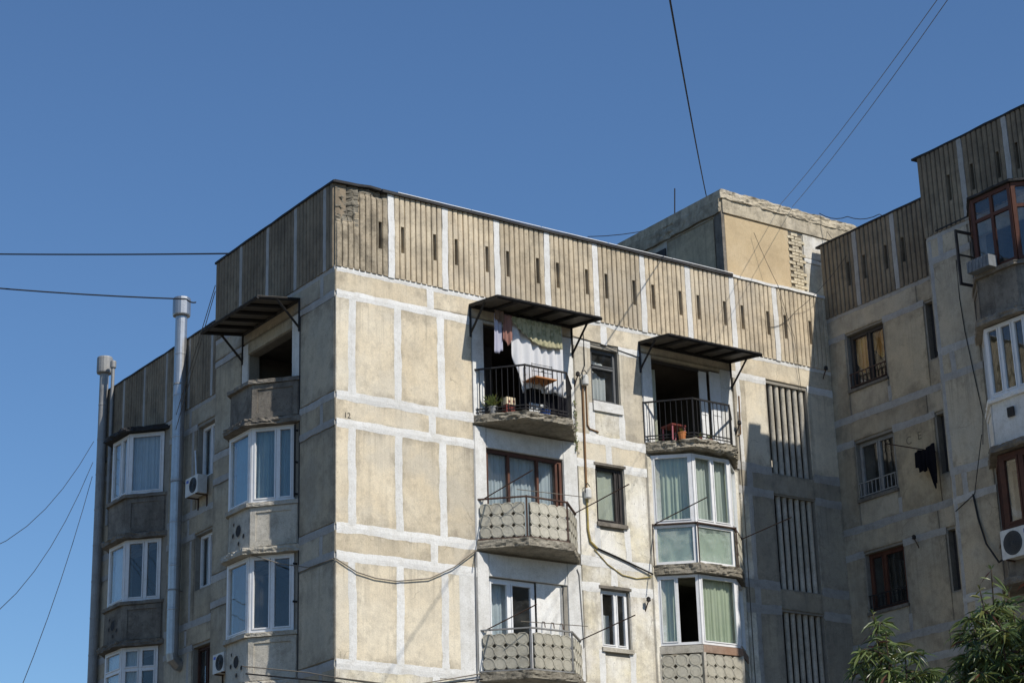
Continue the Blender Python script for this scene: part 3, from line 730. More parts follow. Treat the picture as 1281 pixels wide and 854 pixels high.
# doors onto those balconies
window(BLK, FRONT, 3.75, 5.78, 11.98, 14.05, cols=(0.30, 0.68, 0.93), d=-0.08, mat='wood_brown', fw=0.065, fd=0.09, sash=False, curt=['curtain_blue', 'curtain_blue', 'curtain_blue', None], folds=7, name='balcony_door')
window(BLK, FRONT, 3.72, 4.96, 9.18, 11.21, cols=(0.47,), d=-0.10, mat='pvc', fw=0.075, curt=['curtain_blue', None], folds=5, name='balcony_door')
panel(BLK, FRONT, 4.97, 5.62, 9.18, 11.21, 'white_wall', d=-0.03)
mb = MB(); mb.box(FRONT, 5.62, 5.68, 9.18, 11.21, -0.14, -0.02); mb.build('door_jamb', 'wood_grey', BLK)
mb = MB()
for u in (5.12, 5.36, 5.60): mb.tube([FRONT.p(u, 10.38, -0.02), FRONT.p(u, 10.36, 0.05), FRONT.p(u, 10.24, 0.07)], 0.012, 5)
mb.build('wall_hook', 'rust', BLK)
# open door of the right balcony: white leaves folded back
for (a, b, dz) in ((9.97, 10.20, -0.06), (10.24, 10.56, 0.02)):
    mb = MB(); fr_ = FRONT
    mb.box(fr_, a, b, 14.9, 16.88, dz-0.03, dz)
    mb.box(fr_, a+0.03, b-0.03, 15.8, 16.80, dz, dz+0.012); mb.box(fr_, a+0.03, b-0.03, 14.98, 15.68, dz, dz+0.012)
    mb.build('door_leaf', 'pvc', BLK)
mb = MB(); mb.box(FRONT, 8.47, 8.53, 14.84, 16.92, -0.15, -0.06); mb.box(FRONT, 8.53, 9.97, 16.85, 16.92, -0.15, -0.06); mb.build('door_frame', 'wood_dark', BLK)
curtain(BLK, FRONT, 8.55, 8.85, 14.9, 16.8, -0.35, 'curtain_grey', folds=4)
mb = MB(); mb.box(FRONT, 3.745, 3.80, 14.76, 16.91, -0.16, -0.06); mb.box(FRONT, 3.80, 5.79, 16.86, 16.91, -0.16, -0.06); mb.build('door_frame', 'wood_dark', BLK)
mb = MB(); mb.box(FRONT, 3.85, 4.28, 14.8, 16.6, -0.50, -0.46); mb.build('door_leaf', 'wood_dark', BLK)

# glazed bays, right column
bayF = [(8.32, 0.0), (9.00, 0.62), (10.10, 0.62), (10.80, 0.0)]
def bay_glass(par, fr, pts, z0, z1, specs, mat='pvc', fw=0.058, d=0.0, curt=None, folds=7, skips=((), (), ()), **kw):
    for k, (a, c) in enumerate(zip(pts[:-1], pts[1:])):
        f = fr.facet(a, c); L = f.len
        window(par, f, 0.0, L, z0, z1, cols=specs[k], d=d, mat=mat, fw=fw, fd=0.07, curt=curt[k] if isinstance(curt, list) else curt, folds=folds, skip=skips[k], **kw)
bay_glass(BLK, FRONT, bayF, 12.90, 14.52, [(), (0.52,), ()], curt=['curtain_green', ['curtain_mint', 'curtain_mint'], 'curtain_green'])
bay_glass(BLK, FRONT, bayF, 11.96, 12.86, [(), (), ()], curt='curtain_mint', glass='glass_frost', sash=False, folds=1.5, cd_=0.05)
sb = slab(BLK, FRONT, trap(8.16, 10.96, 0.80, 0.8), 11.72, 11.94, 'concrete', 0.035, 'balcony')
mb = MB()
for a, c in zip(bayF[:-1], bayF[1:]):
    f = FRONT.facet(a, c); mb.box(f, -0.03, f.len+0.03, 12.868, 12.895, 0.02, 0.09)
for (u, d) in [(8.24, 0.03), (9.0, 0.72), (10.14, 0.72), (10.9, 0.03)]:
    q = FRONT.p(u, 0, d); mb.tube([(q[0], q[1], 11.85), (q[0], q[1], 12.9)], 0.02, 4)
mb.build('rail_frame', 'rust', sb)
clothes_arm(sb, 8.30, 12.90, 1.85); clothes_arm(sb, 10.86, 12.84, 1.75, rise=0.14)
f = FRONT.facet((10.14, 0.72), (10.92, 0.0)); relief_panel(sb, f, 0.05, f.len-0.05, 11.98, 12.80, d=0.02)
bay_glass(BLK, FRONT, bayF, 10.12, 11.70, [(0.48,), (), ()], curt=[['curtain_green', None], 'curtain_green', 'curtain_green'], skips=((1,), (), ()))
slabC = slab(BLK, FRONT, trap(8.16, 10.94, 0.78, 0.8), 8.93, 9.13, 'concrete', 0.03, 'balcony')
ptsC = [(8.28, 0.0), (9.0, 0.66), (10.12, 0.66), (10.86, 0.0)]
for k, (a, c) in enumerate(zip(ptsC[:-1], ptsC[1:])):
    f = FRONT.facet(a, c); relief_panel(slabC, f, 0.05, f.len-0.04, 9.15, 9.90, d=0.03)
    mb = MB(); mb.box(f, -0.02, f.len+0.02, 9.93, 10.10, -0.05, 0.035); mb.build('beam', 'concrete_pale' if k == 0 else 'beam_brown', slabC)
    mb = MB(); mb.box(f, -0.03, 0.04, 9.14, 9.93, -0.05, 0.045); mb.build('post', 'concrete_pale', slabC)

# ------------------------------------------------------------------ left flank of the corner block
LVL = [(17.50, 0.13), (16.93, 0.15), (14.68, 0.16), (14.10, 0.15), (11.86, 0.17), (11.28, 0.15), (9.06, 0.17), (8.46, 0.16)]
cutsL = [(1.50, 4.20, 8.0, 17.1)]
hbands(BLK, LEFT, 0.0, 5.54, cutsL, LVL, 'joint_shade', wob=0.02)
for r, (z0, z1) in enumerate(NARROW):
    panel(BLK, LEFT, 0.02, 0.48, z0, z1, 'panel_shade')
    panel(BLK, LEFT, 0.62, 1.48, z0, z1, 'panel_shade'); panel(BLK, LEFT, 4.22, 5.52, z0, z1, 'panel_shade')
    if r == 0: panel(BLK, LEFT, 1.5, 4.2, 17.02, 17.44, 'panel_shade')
    strip(BLK, LEFT, z0-0.02, z1+0.02, 0.555, 0.13, d=0.0375, vertical=True, mat='joint_shade')
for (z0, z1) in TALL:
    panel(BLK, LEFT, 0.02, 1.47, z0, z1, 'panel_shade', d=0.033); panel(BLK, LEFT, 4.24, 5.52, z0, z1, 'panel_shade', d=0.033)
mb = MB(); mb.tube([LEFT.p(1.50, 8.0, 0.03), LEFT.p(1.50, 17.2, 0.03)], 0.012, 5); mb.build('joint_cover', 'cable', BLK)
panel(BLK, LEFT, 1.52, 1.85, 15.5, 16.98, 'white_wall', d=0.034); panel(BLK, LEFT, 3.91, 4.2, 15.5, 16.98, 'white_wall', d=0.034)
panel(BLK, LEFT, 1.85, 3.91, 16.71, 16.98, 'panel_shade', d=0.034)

def flank_bay(par, fr, us, dep, ledge, coping_z, mat, rec=True, hole=False, name='balcony', lmat=None):
    """solid concrete balcony front: floor ledge, parapet with sunk field, coping"""
    u0, u1 = us
    b = slab(par, fr, trap(u0, u1, dep+0.05, 0.88, 0.05), ledge-0.14, ledge, lmat or mat, 0.035, name)
    slab(b, fr, trap(u0+0.06, u1-0.06, dep-0.06, 0.85), ledge, coping_z-0.09, mat, 0.006, 'parapet', lay=3, step=0.3)
    slab(b, fr, trap(u0+0.03, u1-0.03, dep-0.01, 0.86, 0.03), coping_z-0.09, coping_z, mat, 0.018, 'coping')
    P = trap(u0+0.06, u1-0.06, dep-0.06, 0.85)[1:5]
    for k, (a, c) in enumerate(zip(P[:-1], P[1:])):
        f = fr.facet(a, c); L = f.len; z0, z1 = ledge+0.03, coping_z-0.10
        mb = MB()
        if k != 1:
            for q in ((0.04, 0.16, z0, z1), (L-0.16, L-0.04, z0, z1), (0.16, L-0.16, z0, z0+0.12), (0.16, L-0.16, z1-0.12, z1)):
                mb.box(f, *q, -0.005, 0.022, jit=0.004)
            mb.build('moulding', mat, b)
        elif hole:
            n = 16; cz, cu = (z0+z1)/2+0.03, L*0.5
            circ = lambda cu_, cz_, r, dd: [f.p(cu_+r*math.cos(2*math.pi*i/n)*(1+0.12*nz(i*1.7, cz_, cu_)), cz_+r*math.sin(2*math.pi*i/n)*(1+0.12*nz(i*2.1, cu_, 4)), dd) for i in range(n)]
            for (x, y, r) in ((cu, cz, 0.125), (cu-0.24, cz-0.16, 0.05), (cu+0.24, cz-0.06, 0.05), (cu-0.02, cz-0.28, 0.045), (cu+0.21, cz+0.18, 0.035)):
                mb.add(circ(x, y, r+0.02, 0.004)+circ(x, y, r+0.006, 0.012)+circ(x, y, r, 0.002), [(a_*n+i, a_*n+(i+1) % n, (a_+1)*n+(i+1) % n, (a_+1)*n+i) for a_ in range(2) for i in range(n)], 0)
                mb.add(circ(x, y, r, 0.003), [tuple(range(n))], 1)
            mb.build('perforation', [mat, 'bitumen'], b)
    return b
bayL = [(1.72, 0.0), (2.44, 0.66), (3.44, 0.66), (4.05, 0.0)]
flank_bay(BLK, LEFT, (1.48, 4.22), 0.80, 14.64, 15.53, 'concrete_dark')
flank_bay(BLK, LEFT, (1.48, 4.22), 0.80, 11.82, 12.80, 'concrete_pale', hole=True)
flank_bay(BLK, LEFT, (1.48, 4.22), 0.80, 9.00, 10.02, 'concrete_pale', hole=True)
bay_glass(BLK, LEFT, bayL, 12.82, 14.49, [(0.40,), (), ()], curt=[['curtain_teal', 'curtain_teal'], 'curtain_teal', None], fw=0.065)
bay_glass(BLK, LEFT, bayL, 10.04, 11.67, [(0.50,), (), ()], curt=[[None, None], 'curtain_tan', None], fw=0.065, folds=2)
for z in (14.3, 13.6, 12.9, 11.4, 10.6):
    mb = MB(); mb.box(LEFT, 1.60, 1.63, z, z+0.04, 0.0, 0.09); mb.build('pipe_bracket', 'black_metal', BLK)
mb = MB(); mb.tube([LEFT.p(1.62, 12.85, 0.07), LEFT.p(1.62, 14.45, 0.07)], 0.022, 5); mb.build('drain_pipe', 'black_metal', BLK)

# ------------------------------------------------------------------ roof hut (stair head)
HX, HY0, HX1, HY1, HZ = 11.13, 0.20, 15.9, 4.35, 21.89
hf = Fr((0, HY0, 0), (1, 0, 0), (0, -1, 0)); hl = Fr((HX, 0, 0), (0, 1, 0), (-1, 0, 0))
mb = MB()
mb.box(hf, HX+0.05, HX1, RZ0-0.1, HZ-0.55, -(HY1-HY0), -0.04)
hut = mb.build('stair_head', 'concrete_pale', BLK)
hut['label'] = 'weathered rooftop stair head with exposed brick patch'
slab(hut, hf, [(HX+0.0, -4.2), (HX+0.0, 0.05), (HX1, 0.05), (HX1, -4.2)], HZ-0.24, HZ, 'beam_stain', 0.05, 'roof_slab', freq=4)
slab(hut, hf, [(HX+0.06, -4.1), (HX+0.06, 0.02), (HX1, 0.02), (HX1, -4.1)], HZ-0.60, HZ-0.225, 'beam_stain', 0.06, 'ring_beam', freq=4)
def fld(a, b, z0, z1, m_, d=0.0): panel(hut, hf, a, b, z0, z1, m_, d=d, name='wall_panel')
panel(hut, Fr((0, HY0+0.04, 0), (1, 0, 0), (0, -1, 0)), HX+0.10, 13.36, 17.6, HZ-0.64, 'plaster_warm', d=0.035)
hb = Fr((0, HY0+0.04, 0), (1, 0, 0), (0, -1, 0))
panel(hut, hb, 13.36, 13.84, 17.6, HZ-0.66, 'mortar', d=0.012)
panel(hut, hb, 13.86, HX1, 20.62, HZ-0.62, 'panel_pale', d=0.03); panel(hut, hb, 13.86, HX1, 17.6, 20.50, 'panel_pale', d=0.028)
strip(hut, hb, 13.86, HX1, 20.56, 0.10, d=0.045, mat='joint')
mbk = MB(); mbk.box(Fr((0, 0, 0), (1, 0, 0), (0, -1, 0)), -0.105, 0.105, -0.034, 0.034, -0.03, 0.03, jit=0.003)
bk_me = None
zc = 21.18; row = 0
while zc > 19.55:
    off = 0 if row % 2 else 0.11
    for k in range(3):
        u = 13.44+k*0.232-off*1.0+random.uniform(-0.012, 0.012)
        if u < 13.36 or u > 13.80: continue
        if bk_me is None:
            ob = mbk.build('brick', 'brick', hut); bk_me = ob.data
        else:
            ob = bpy.data.objects.new('brick', bk_me); COL.objects.link(ob); adopt(ob, hut)
        p_ = hb.p(u, zc+random.uniform(-0.006, 0.006), 0.018+random.uniform(-0.006, 0.01))
        ob.location = p_; ob.rotation_euler = (0, random.uniform(-0.03, 0.03), 0)
    zc -= 0.088; row += 1
# left side of the hut: recessed field and doorway
panel(hut, hl, HY0+0.30, 2.35, 17.6, HZ-0.66, 'panel_warm', d=-0.02)
mb = MB(); mb.box(hl, HY0+0.02, HY0+0.28, 17.6, HZ-0.55, -0.2, -0.012, jit=0.008); mb.build('pilaster', 'concrete_dark', hut)
slab(hut, hl, [(HY0+0.03, -0.3), (HY0+0.03, 0.03), (HY1, 0.03), (HY1, -0.3)], HZ-0.58, HZ-0.23, 'beam_stain', 0.05, 'ring_beam', freq=4)
mb = MB(); mb.box(hl, 2.45, 3.6, 17.6, 21.1, -0.05, -0.02); mb.build('doorway', 'bitumen', hut)

# ================================================================== recessed rear block (left)
REC = thing('apartment_building', 'recessed rear apartment block in shade with two metal flues climbing its wall', 'building', (5, 11, 0))
RE = 15.92
rec_holes = [(9.15, 10.10, zt-1.40, zt) for zt in ROWS] + [(12.4, 14.4, 15.7, 17.25), (12.4, 14.4, 12.88, 14.40), (12.4, 14.4, 10.05, 11.6)]
HOLES[id(LREC)] = rec_holes+[(11.75, 14.85, 8, 17.3)]
mb = MB(); sheet_with_holes(mb, LREC, 5.5, RE, 0, RZ0, rec_holes)
mb.quad((XR, RE, 0), (12, RE, 0), (12, RE, RZ0), (XR, RE, RZ0)); mb.quad((XR, 5.6, RZ0-0.02), (12, 5.6, RZ0-0.02), (12, RE, RZ0-0.02), (XR, RE, RZ0-0.02))
mb.build('wall', ['core', 'room'], REC, recalc=False)
RJ = [7.35, 8.67, 9.32, 10.62, 11.98, 13.35, 14.68, RE]
for k in range(7):
    parapet_panel(REC, LREC, RJ[k]+0.05, RJ[k+1]-0.05, RZ0, RZ1, [], mat='rib_dark')
    if k: strip(REC, LREC, RZ0, RZ1-0.01, RJ[k], 0.12, d=0.066, vertical=True, wob=0.014, mat='joint_shade')
coping(REC, LREC, 7.3, RE+0.05, RZ1, over=0.08, th=0.03)
mb = MB(); mb.tube([LREC.p(RE-0.06, 17.4, -0.05), LREC.p(RE-0.06, 19.3, -0.05), LREC.p(RE-0.0, 19.45, -0.12)], 0.14, 10); mb.build('corner_roll', 'bitumen', REC, smooth=True)
cutsR = [(11.75, 14.85, 8, 17.1), (9.13, 10.12, 15.5, 17.0), (9.13, 10.12, 12.7, 14.15), (9.13, 10.12, 9.9, 11.35)]
hbands(REC, LREC, 7.3, RE, cutsR, LVL, 'joint_shade', wob=0.02)
for r, (z0, z1) in enumerate(TALL):
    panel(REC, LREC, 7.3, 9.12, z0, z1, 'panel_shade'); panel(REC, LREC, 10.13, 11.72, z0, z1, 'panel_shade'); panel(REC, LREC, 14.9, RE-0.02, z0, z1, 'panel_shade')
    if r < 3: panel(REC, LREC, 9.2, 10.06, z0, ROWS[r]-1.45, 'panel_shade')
    strip(REC, LREC, z0, z1, 10.35, 0.12, d=0.0375, vertical=True, mat='joint_shade')
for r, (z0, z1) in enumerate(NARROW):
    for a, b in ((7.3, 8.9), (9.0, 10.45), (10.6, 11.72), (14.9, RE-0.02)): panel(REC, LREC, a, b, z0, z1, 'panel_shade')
    strip(REC, LREC, z0, z1, 10.52, 0.12, d=0.0375, vertical=True, mat='joint_shade')
for r, zt in enumerate(ROWS):
    window(REC, LREC, 9.16, 10.09, zt-1.38, zt-0.01, cols=(0.45,), d=-0.16, mat='pvc' if r < 2 else 'wood_brown', fw=0.055, curt=['curtain_blue', 'curtain_blue'] if r == 0 else [None, 'curtain_blue'] if r == 1 else ['curtain_tan', None])
bayR = [(12.10, 0.0), (12.80, 0.66), (13.82, 0.66), (14.45, 0.0)]
flank_bay(REC, LREC, (11.85, 14.75), 0.80, 14.62, 15.66, 'concrete_dark'); flank_bay(REC, LREC, (11.85, 14.75), 0.80, 11.82, 12.84, 'concrete_dark', hole=True); flank_bay(REC, LREC, (11.85, 14.75), 0.80, 9.00, 10.02, 'concrete_dark')
bay_glass(REC, LREC, bayR, 15.68, 17.34, [(), (0.42,), ()], curt=['curtain_blue', ['curtain_blue', 'curtain_white'], None], fw=0.07)
bay_glass(REC, LREC, bayR, 12.86, 14.47, [(0.45,), (), ()], curt=[[None, None], 'curtain_white', None], fw=0.07)
bay_glass(REC, LREC, bayR, 10.04, 11.67, [(0.5,), (), ()], curt=[[None, 'curtain_blue'], 'curtain_white', None], fw=0.07, transom=0.66)
slab(REC, LREC, trap(11.85, 14.8, 0.86, 0.88, 0.04), 17.36, 17.48, 'bitumen', 0.04, 'bay_roof')

# ================================================================== right wing
WNG = thing('apartment_building', 'right wing apartment block in deep shade with orange curtained window and stepped bays', 'building', (18, -5, 0))
DZ = 1.40
WZ0, WZ1 = RZ0+DZ-0.03, RZ1+DZ+0.02
WR = [18.29, 15.50, 12.73]
whr = [(0.66, 1.94, zt-1.42, zt) for zt in WR] + [(3.37, 4.60, zt-1.42, zt) for zt in WR] + [(3.37, 4.60, 8.5, 9.95)]
whp = [(7.0, 8.9, 17.1, 18.60), (7.0, 8.9, 14.3, 15.8), (7.0, 8.9, 11.5, 13.0)]
WE = 14.0
HOLES[id(WREC)] = whr; HOLES[id(WPRO)] = whp+[(6.55, 9.4, 8, 18.4)]
mb = MB()
sheet_with_holes(mb, WREC, 0, 5.3, 0, WZ0, whr)
sheet_with_holes(mb, WPRO, 5.3, WE, 0, WZ0, whp)
mb.quad((XP, -5.3, 0), (XW, -5.3, 0), (XW, -5.3, WZ1), (XP, -5.3, WZ1))
mb.quad((XP, -WE, 0), (24, -WE, 0), (24, -WE, WZ0), (XP, -WE, WZ0))
mb.quad((XW, 0.02, RZ0-2), (24, 0.02, RZ0-2), (24, 0.02, WZ0), (XW, 0.02, WZ0))
mb.quad((XW, 0, WZ0-0.02), (24, 0, WZ0-0.02), (24, -WE, WZ0-0.02), (XW, -WE, WZ0-0.02)); mb.quad((XP, -5.3, WZ0-0.02), (XW, -5.3, WZ0-0.02), (XW, -WE, WZ0-0.02), (XP, -WE, WZ0-0.02))
mb.build('wall', ['core', 'room'], WNG, recalc=False)
wj = [0.03, 1.27, 2.60, 3.95, 5.28]; ssz = (19.52, 20.15)
for k in range(4):
    parapet_panel(WNG, WREC, wj[k]+(0.06 if k else 0), wj[k+1]-0.06, WZ0, WZ1, [wj[k]+(0.94 if k == 0 else 0.32)] + ([wj[k]+1.0] if k else []), mat='rib_dark', sz=ssz)
    if k: strip(WNG, WREC, WZ0, WZ1-0.01, wj[k], 0.14, d=0.066, vertical=True, wob=0.016, mat='joint_shade')
pj = [5.25, 6.58, 7.92, 9.28, 10.62, 12.0, WE]
for k in range(6):
    parapet_panel(WNG, WPRO, pj[k]+(0.06 if k else 0), pj[k+1]-0.06, WZ0, WZ1, [pj[k]+(0.97 if k == 0 else 0.30)] + ([pj[k]+1.0] if k else []), mat='rib_dark', sz=ssz)
    if k: strip(WNG, WPRO, WZ0, WZ1-0.01, pj[k], 0.14, d=0.066, vertical=True, wob=0.02, mat='joint_shade')
coping(WNG, WREC, -0.1, 5.3, WZ1, over=0.08, th=0.03); coping(WNG, WPRO, 5.12, WE, WZ1+0.003, over=0.08, th=0.03)
mb = MB(); mb.box(WREC, 5.30, 5.40, WZ0, WZ1, 0, XW-XP-0.27, jit=0.01); mb.build('parapet_end', 'rib_dark', WNG)
LVW = [(18.88, 0.13), (18.30, 0.16), (16.14, 0.18), (15.52, 0.17), (13.36, 0.18), (12.74, 0.17), (10.55, 0.18), (9.95, 0.17)]
TW = [(16.24, 18.21), (13.46, 15.43), (10.65, 12.65), (0.5, 9.86)]
NW = [(18.38, 18.82), (15.61, 16.05), (12.83, 13.27), (10.05, 10.45)]
cw_ = [(0.64, 1.96, zt-1.5, zt+0.05) for zt in WR]+[(3.35, 4.62, zt-1.5, zt+0.05) for zt in WR]
hbands(WNG, WREC, 0.02, 5.3, cw_, LVW, 'joint_shade', wob=0.025)
hbands(WNG, WPRO, 5.3, WE, [(6.55, 9.4, 8, 18.7)], LVW, 'joint_shade', wob=0.025)
for r, (z0, z1) in enumerate(TW):
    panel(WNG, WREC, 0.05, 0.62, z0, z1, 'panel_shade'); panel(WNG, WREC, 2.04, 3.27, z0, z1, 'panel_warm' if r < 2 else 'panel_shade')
    strip(WNG, WREC, z0, z1-1.6, 1.99, 0.11, d=0.0375, vertical=True, mat='joint_shade')
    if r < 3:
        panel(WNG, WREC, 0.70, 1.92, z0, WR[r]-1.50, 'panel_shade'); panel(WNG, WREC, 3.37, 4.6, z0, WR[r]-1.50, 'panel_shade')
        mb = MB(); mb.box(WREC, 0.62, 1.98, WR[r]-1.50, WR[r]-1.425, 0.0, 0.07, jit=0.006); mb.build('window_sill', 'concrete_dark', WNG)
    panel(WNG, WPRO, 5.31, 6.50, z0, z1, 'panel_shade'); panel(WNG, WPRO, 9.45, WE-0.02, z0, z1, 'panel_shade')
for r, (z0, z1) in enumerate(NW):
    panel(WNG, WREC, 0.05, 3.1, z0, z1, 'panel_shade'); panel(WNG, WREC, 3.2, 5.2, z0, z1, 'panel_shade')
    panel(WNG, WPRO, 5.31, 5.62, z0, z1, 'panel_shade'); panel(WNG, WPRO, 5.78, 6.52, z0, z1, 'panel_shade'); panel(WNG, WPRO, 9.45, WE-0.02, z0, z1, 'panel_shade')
    strip(WNG, WPRO, z0-0.02, z1+0.02, 5.70, 0.15, d=0.0375, vertical=True, mat='joint_shade')
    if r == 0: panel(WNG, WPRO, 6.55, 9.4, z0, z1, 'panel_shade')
strip(WNG, WPRO, 8, 18.8, 5.36, 0.10, d=0.038, vertical=True, mat='joint_shade', wob=0.02)
# windows of the wing
window(WNG, WREC, 0.68, 1.92, WR[0]-1.40, WR[0]-0.01, cols=(0.52,), d=-0.14, mat='wood_dark', fw=0.07, curt=None)
for (a, b, zb) in ((0.72, 1.26, 17.55), (1.34, 1.9, 17.75)):
    curtain(WNG, WREC, a, b, 0, 0, -0.24, 'curtain_orange', folds=4, top=lambda s: 18.26, bottom=(lambda zb: lambda s: zb-0.22*math.sin(s*3.1)+0.05*math.sin(s*11))(zb))
window(WNG, WREC, 0.68, 1.92, WR[1]-1.40, WR[1]-0.01, cols=(0.52,), d=-0.14, mat='wood_grey', fw=0.06, curt=None)
window(WNG, WREC, 0.68, 1.92, WR[2]-1.40, WR[2]-0.01, cols=(0.40,), d=-0.14, mat='wood_red', fw=0.07, curt=None)
for r, zt in enumerate(WR):
    window(WNG, WREC, 3.39, 4.58, zt-1.40, zt-0.01, cols=(0.5,), d=-0.18, mat='wood_dark', fw=0.06, curt=None)
    mb = MB(); zz = zt-1.40
    mb.box(WREC, 0.67, 1.93, zz+0.36, zz+0.385, 0.0, 0.025); mb.box(WREC, 0.67, 1.93, zz+0.03, zz+0.055, 0.0, 0.025)
    for k in range(10): mb.box(WREC, 0.71+k*0.13, 0.73+k*0.13, zz+0.055, zz+0.36, 0.004, 0.02)
    mb.build('window_guard', ['rust', 'wood_grey', 'black_metal'][r], WNG)
# projecting bays of the wing
bayW = [(6.62, 0.0), (7.32, 0.72), (8.45, 0.72), (9.15, 0.0)]
slab(WNG, WPRO, trap(6.55, 9.25, 0.80, 0.76, 0.02), 18.95, 19.0, 'bitumen', 0.02, 'bay_roof')
mb = MB(); mb.box(WPRO, 5.62, 6.60, 18.95, 18.985, 0.0, 0.07, jit=0.006); mb.build('drip_strip', 'bitumen', WNG)
bay_glass(WNG, WPRO, bayW, 17.18, 18.93, [(), (0.5,), ()], curt=None, mat='wood_red', fw=0.085, transom=0.70, sash=False)
flank_bay(WNG, WPRO, (6.42, 9.3), 0.84, 16.12, 17.16, 'concrete_dark')
bay_glass(WNG, WPRO, bayW, 14.40, 15.95, [(), (0.35, 0.68), ()], curt=['curtain_tan', ['curtain_tan', 'curtain_tan', 'curtain_tan'], None], fw=0.06, folds=4)
flank_bay(WNG, WPRO, (6.42, 9.3), 0.84, 13.32, 14.36, 'white_wall', lmat='concrete_dark')
bay_glass(WNG, WPRO, bayW, 11.55, 13.15, [(), (0.5,), ()], curt=None, mat='wood_red', fw=0.10)
flank_bay(WNG, WPRO, (6.42, 9.3), 0.84, 10.52, 11.52, 'concrete_dark')
f = WPRO.facet(bayW[1], bayW[2])
mb = MB(); mb.box(f, 0.0, 0.62, 17.16, 17.42, 0.10, 0.36)
for k in range(6): mb.box(f, 0.02+k*0.1, 0.045+k*0.1, 17.17, 17.41, 0.36, 0.372)
mb.build('window_box', 'box_blue', WNG)
fs_ = Fr(WPRO.p(6.75, 0, 0.12), (-0.97, 0.1, 0), (0.1, 0.97, 0))
mb = MB()
for q in ((0, 0.06, 17.2, 18.5), (0.46, 0.52, 17.2, 18.5), (0.06, 0.46, 17.2, 17.26), (0.06, 0.46, 18.44, 18.5), (0.06, 0.46, 17.9, 17.93)): mb.box(fs_, *q, -0.02, 0.02)
sh = mb.build('open_sash', 'wood_dark', WNG)
mb = MB(); mb.box(WPRO.facet(bayW[1], bayW[2]), 0.45, 0.62, 13.86, 14.06, 0.08, 0.12); mb.build('vent_cover', 'black_metal', WNG)

# ================================================================== awnings
def awning(fr, u0, u1, z, dep, label, zd=0.14, mat='awning_sheet'):
    a = thing('awning', label, 'awning', fr.p((u0+u1)/2, z-0.75, 0.0), None)
    mb = MB()
    n = 24
    for i in range(n+1):
        u = u0+(u1-u0)*i/n; w_ = 0.008*(i % 2)
        for (d, dz) in ((0.02, 0), (dep, -zd)): mb.v += [fr.p(u, z+dz+w_, d), fr.p(u, z+dz+w_+0.008, d)]
    for i in range(n):
        k = i*4
        for q in ((0, 2, 6, 4), (1, 5, 7, 3), (0, 4, 5, 1), (2, 3, 7, 6)): mb.f.append([k+x for x in q]); mb.mi.append(0)
    mb.f += [[0, 1, 3, 2], [n*4, n*4+2, n*4+3, n*4+1]]; mb.mi += [0, 0]
    mb.build('roof_sheet', mat, a)
    bar = 0.026
    def beam(p, q, name='rafter', r=bar): rod(a, fr.p(*p), fr.p(*q), r*1.5, 'black_metal', name, 4)
    ns = 5
    for i in range(ns+1):
        u = u0+0.03+(u1-u0-0.06)*i/ns; beam((u, z-0.03, 0.03), (u, z-zd-0.03, dep-0.02))
    for d in (0.03, dep-0.02): beam((u0, z-0.035-zd*d/dep, d), (u1, z-0.035-zd*d/dep, d), 'purlin')
    for u in (u0+0.03, u1-0.03):
        mb = MB()
        mb.tube([fr.p(u, z-0.03, 0.03), fr.p(u, z-0.76, 0.03)], bar*1.3, 4)
        mb.tube([fr.p(u, z-0.68, 0.03), fr.p(u, z-0.03-zd*0.55, dep*0.56)], bar*1.2, 4)
        mb.build('bracket', 'black_metal', a)
    return a
awning(FRONT, 3.36, 6.20, 17.30, 1.15, 'dark flat metal awning over the balcony hung with laundry')
awning(FRONT, 8.10, 10.94, 17.26, 1.15, 'dark flat metal awning over the front balcony without laundry')
awning(LEFT, 1.50, 4.20, 17.30, 1.08, 'dark flat metal awning over the shaded side wall balcony')

# ================================================================== flues
def flue(x, y, z0, z1, r, label, cap_r, cap_h, elbow=True, mat='zinc', name='flue_pipe', cat='flue'):
    t = thing(name, label, cat, (x, y, z0))
    n = max(2, int((z1-z0)/1.0)); mb = MB()
    prof = []
    for i in range(n+1):
        z = (z1-z0)*i/n
        prof += [(r, z-0.03), (r*1.05, z-0.02), (r*1.05, z+0.02), (r, z+0.03)] if 0 < i < n else [(r, z)]
    mb.lathe((x, y, z0), prof, 18); mb.build('pipe', mat, t, smooth=False)
    mb = MB(); mb.lathe((x, y, z1-0.10), [(r*1.02, 0), (cap_r*0.96, 0.03), (cap_r, 0.06), (cap_r, cap_h-0.03), (cap_r*0.95, cap_h), (r*0.5, cap_h+0.03)], 18); mb.build('cap', mat if mat == 'zinc' else 'zinc_dull', t)
    if elbow:
        mb = MB(); mb.tube([(x, y, z0+0.02), (x+0.02, y, z0-0.12), (x+0.14, y, z0-0.24), (x+0.40, y, z0-0.28)], r, 16); mb.build('elbow', mat, t)
    for z in (z0+1.6, z0+4.4, z0+7.0):
        if z < z1-1: mb = MB(); mb.lathe((x, y, z), [(r*1.08, -0.02), (r*1.08, 0.02)], 16); mb.tube([(x+r, y, z), (XR, y, z)], 0.012, 4); mb.build('clamp', 'zinc_dull', t)
    return t
flue(1.54, 10.75, 11.2, 20.15, 0.155, 'tall bright galvanised flue with cap standing between bay and small windows', 0.235, 0.52)
flue(1.62, 15.80, 2.0, 20.05, 0.125, 'galvanised flue with wide cap at the far end of the shaded wall', 0.22, 0.50, elbow=False, mat='zinc_dull')
flue(1.68, 15.35, 15.5, 20.1, 0.05, 'thin grey vent pipe with small cap beside the far flue', 0.085, 0.22, elbow=False, mat='zinc_dull', name='vent_pipe', cat='vent pipe')

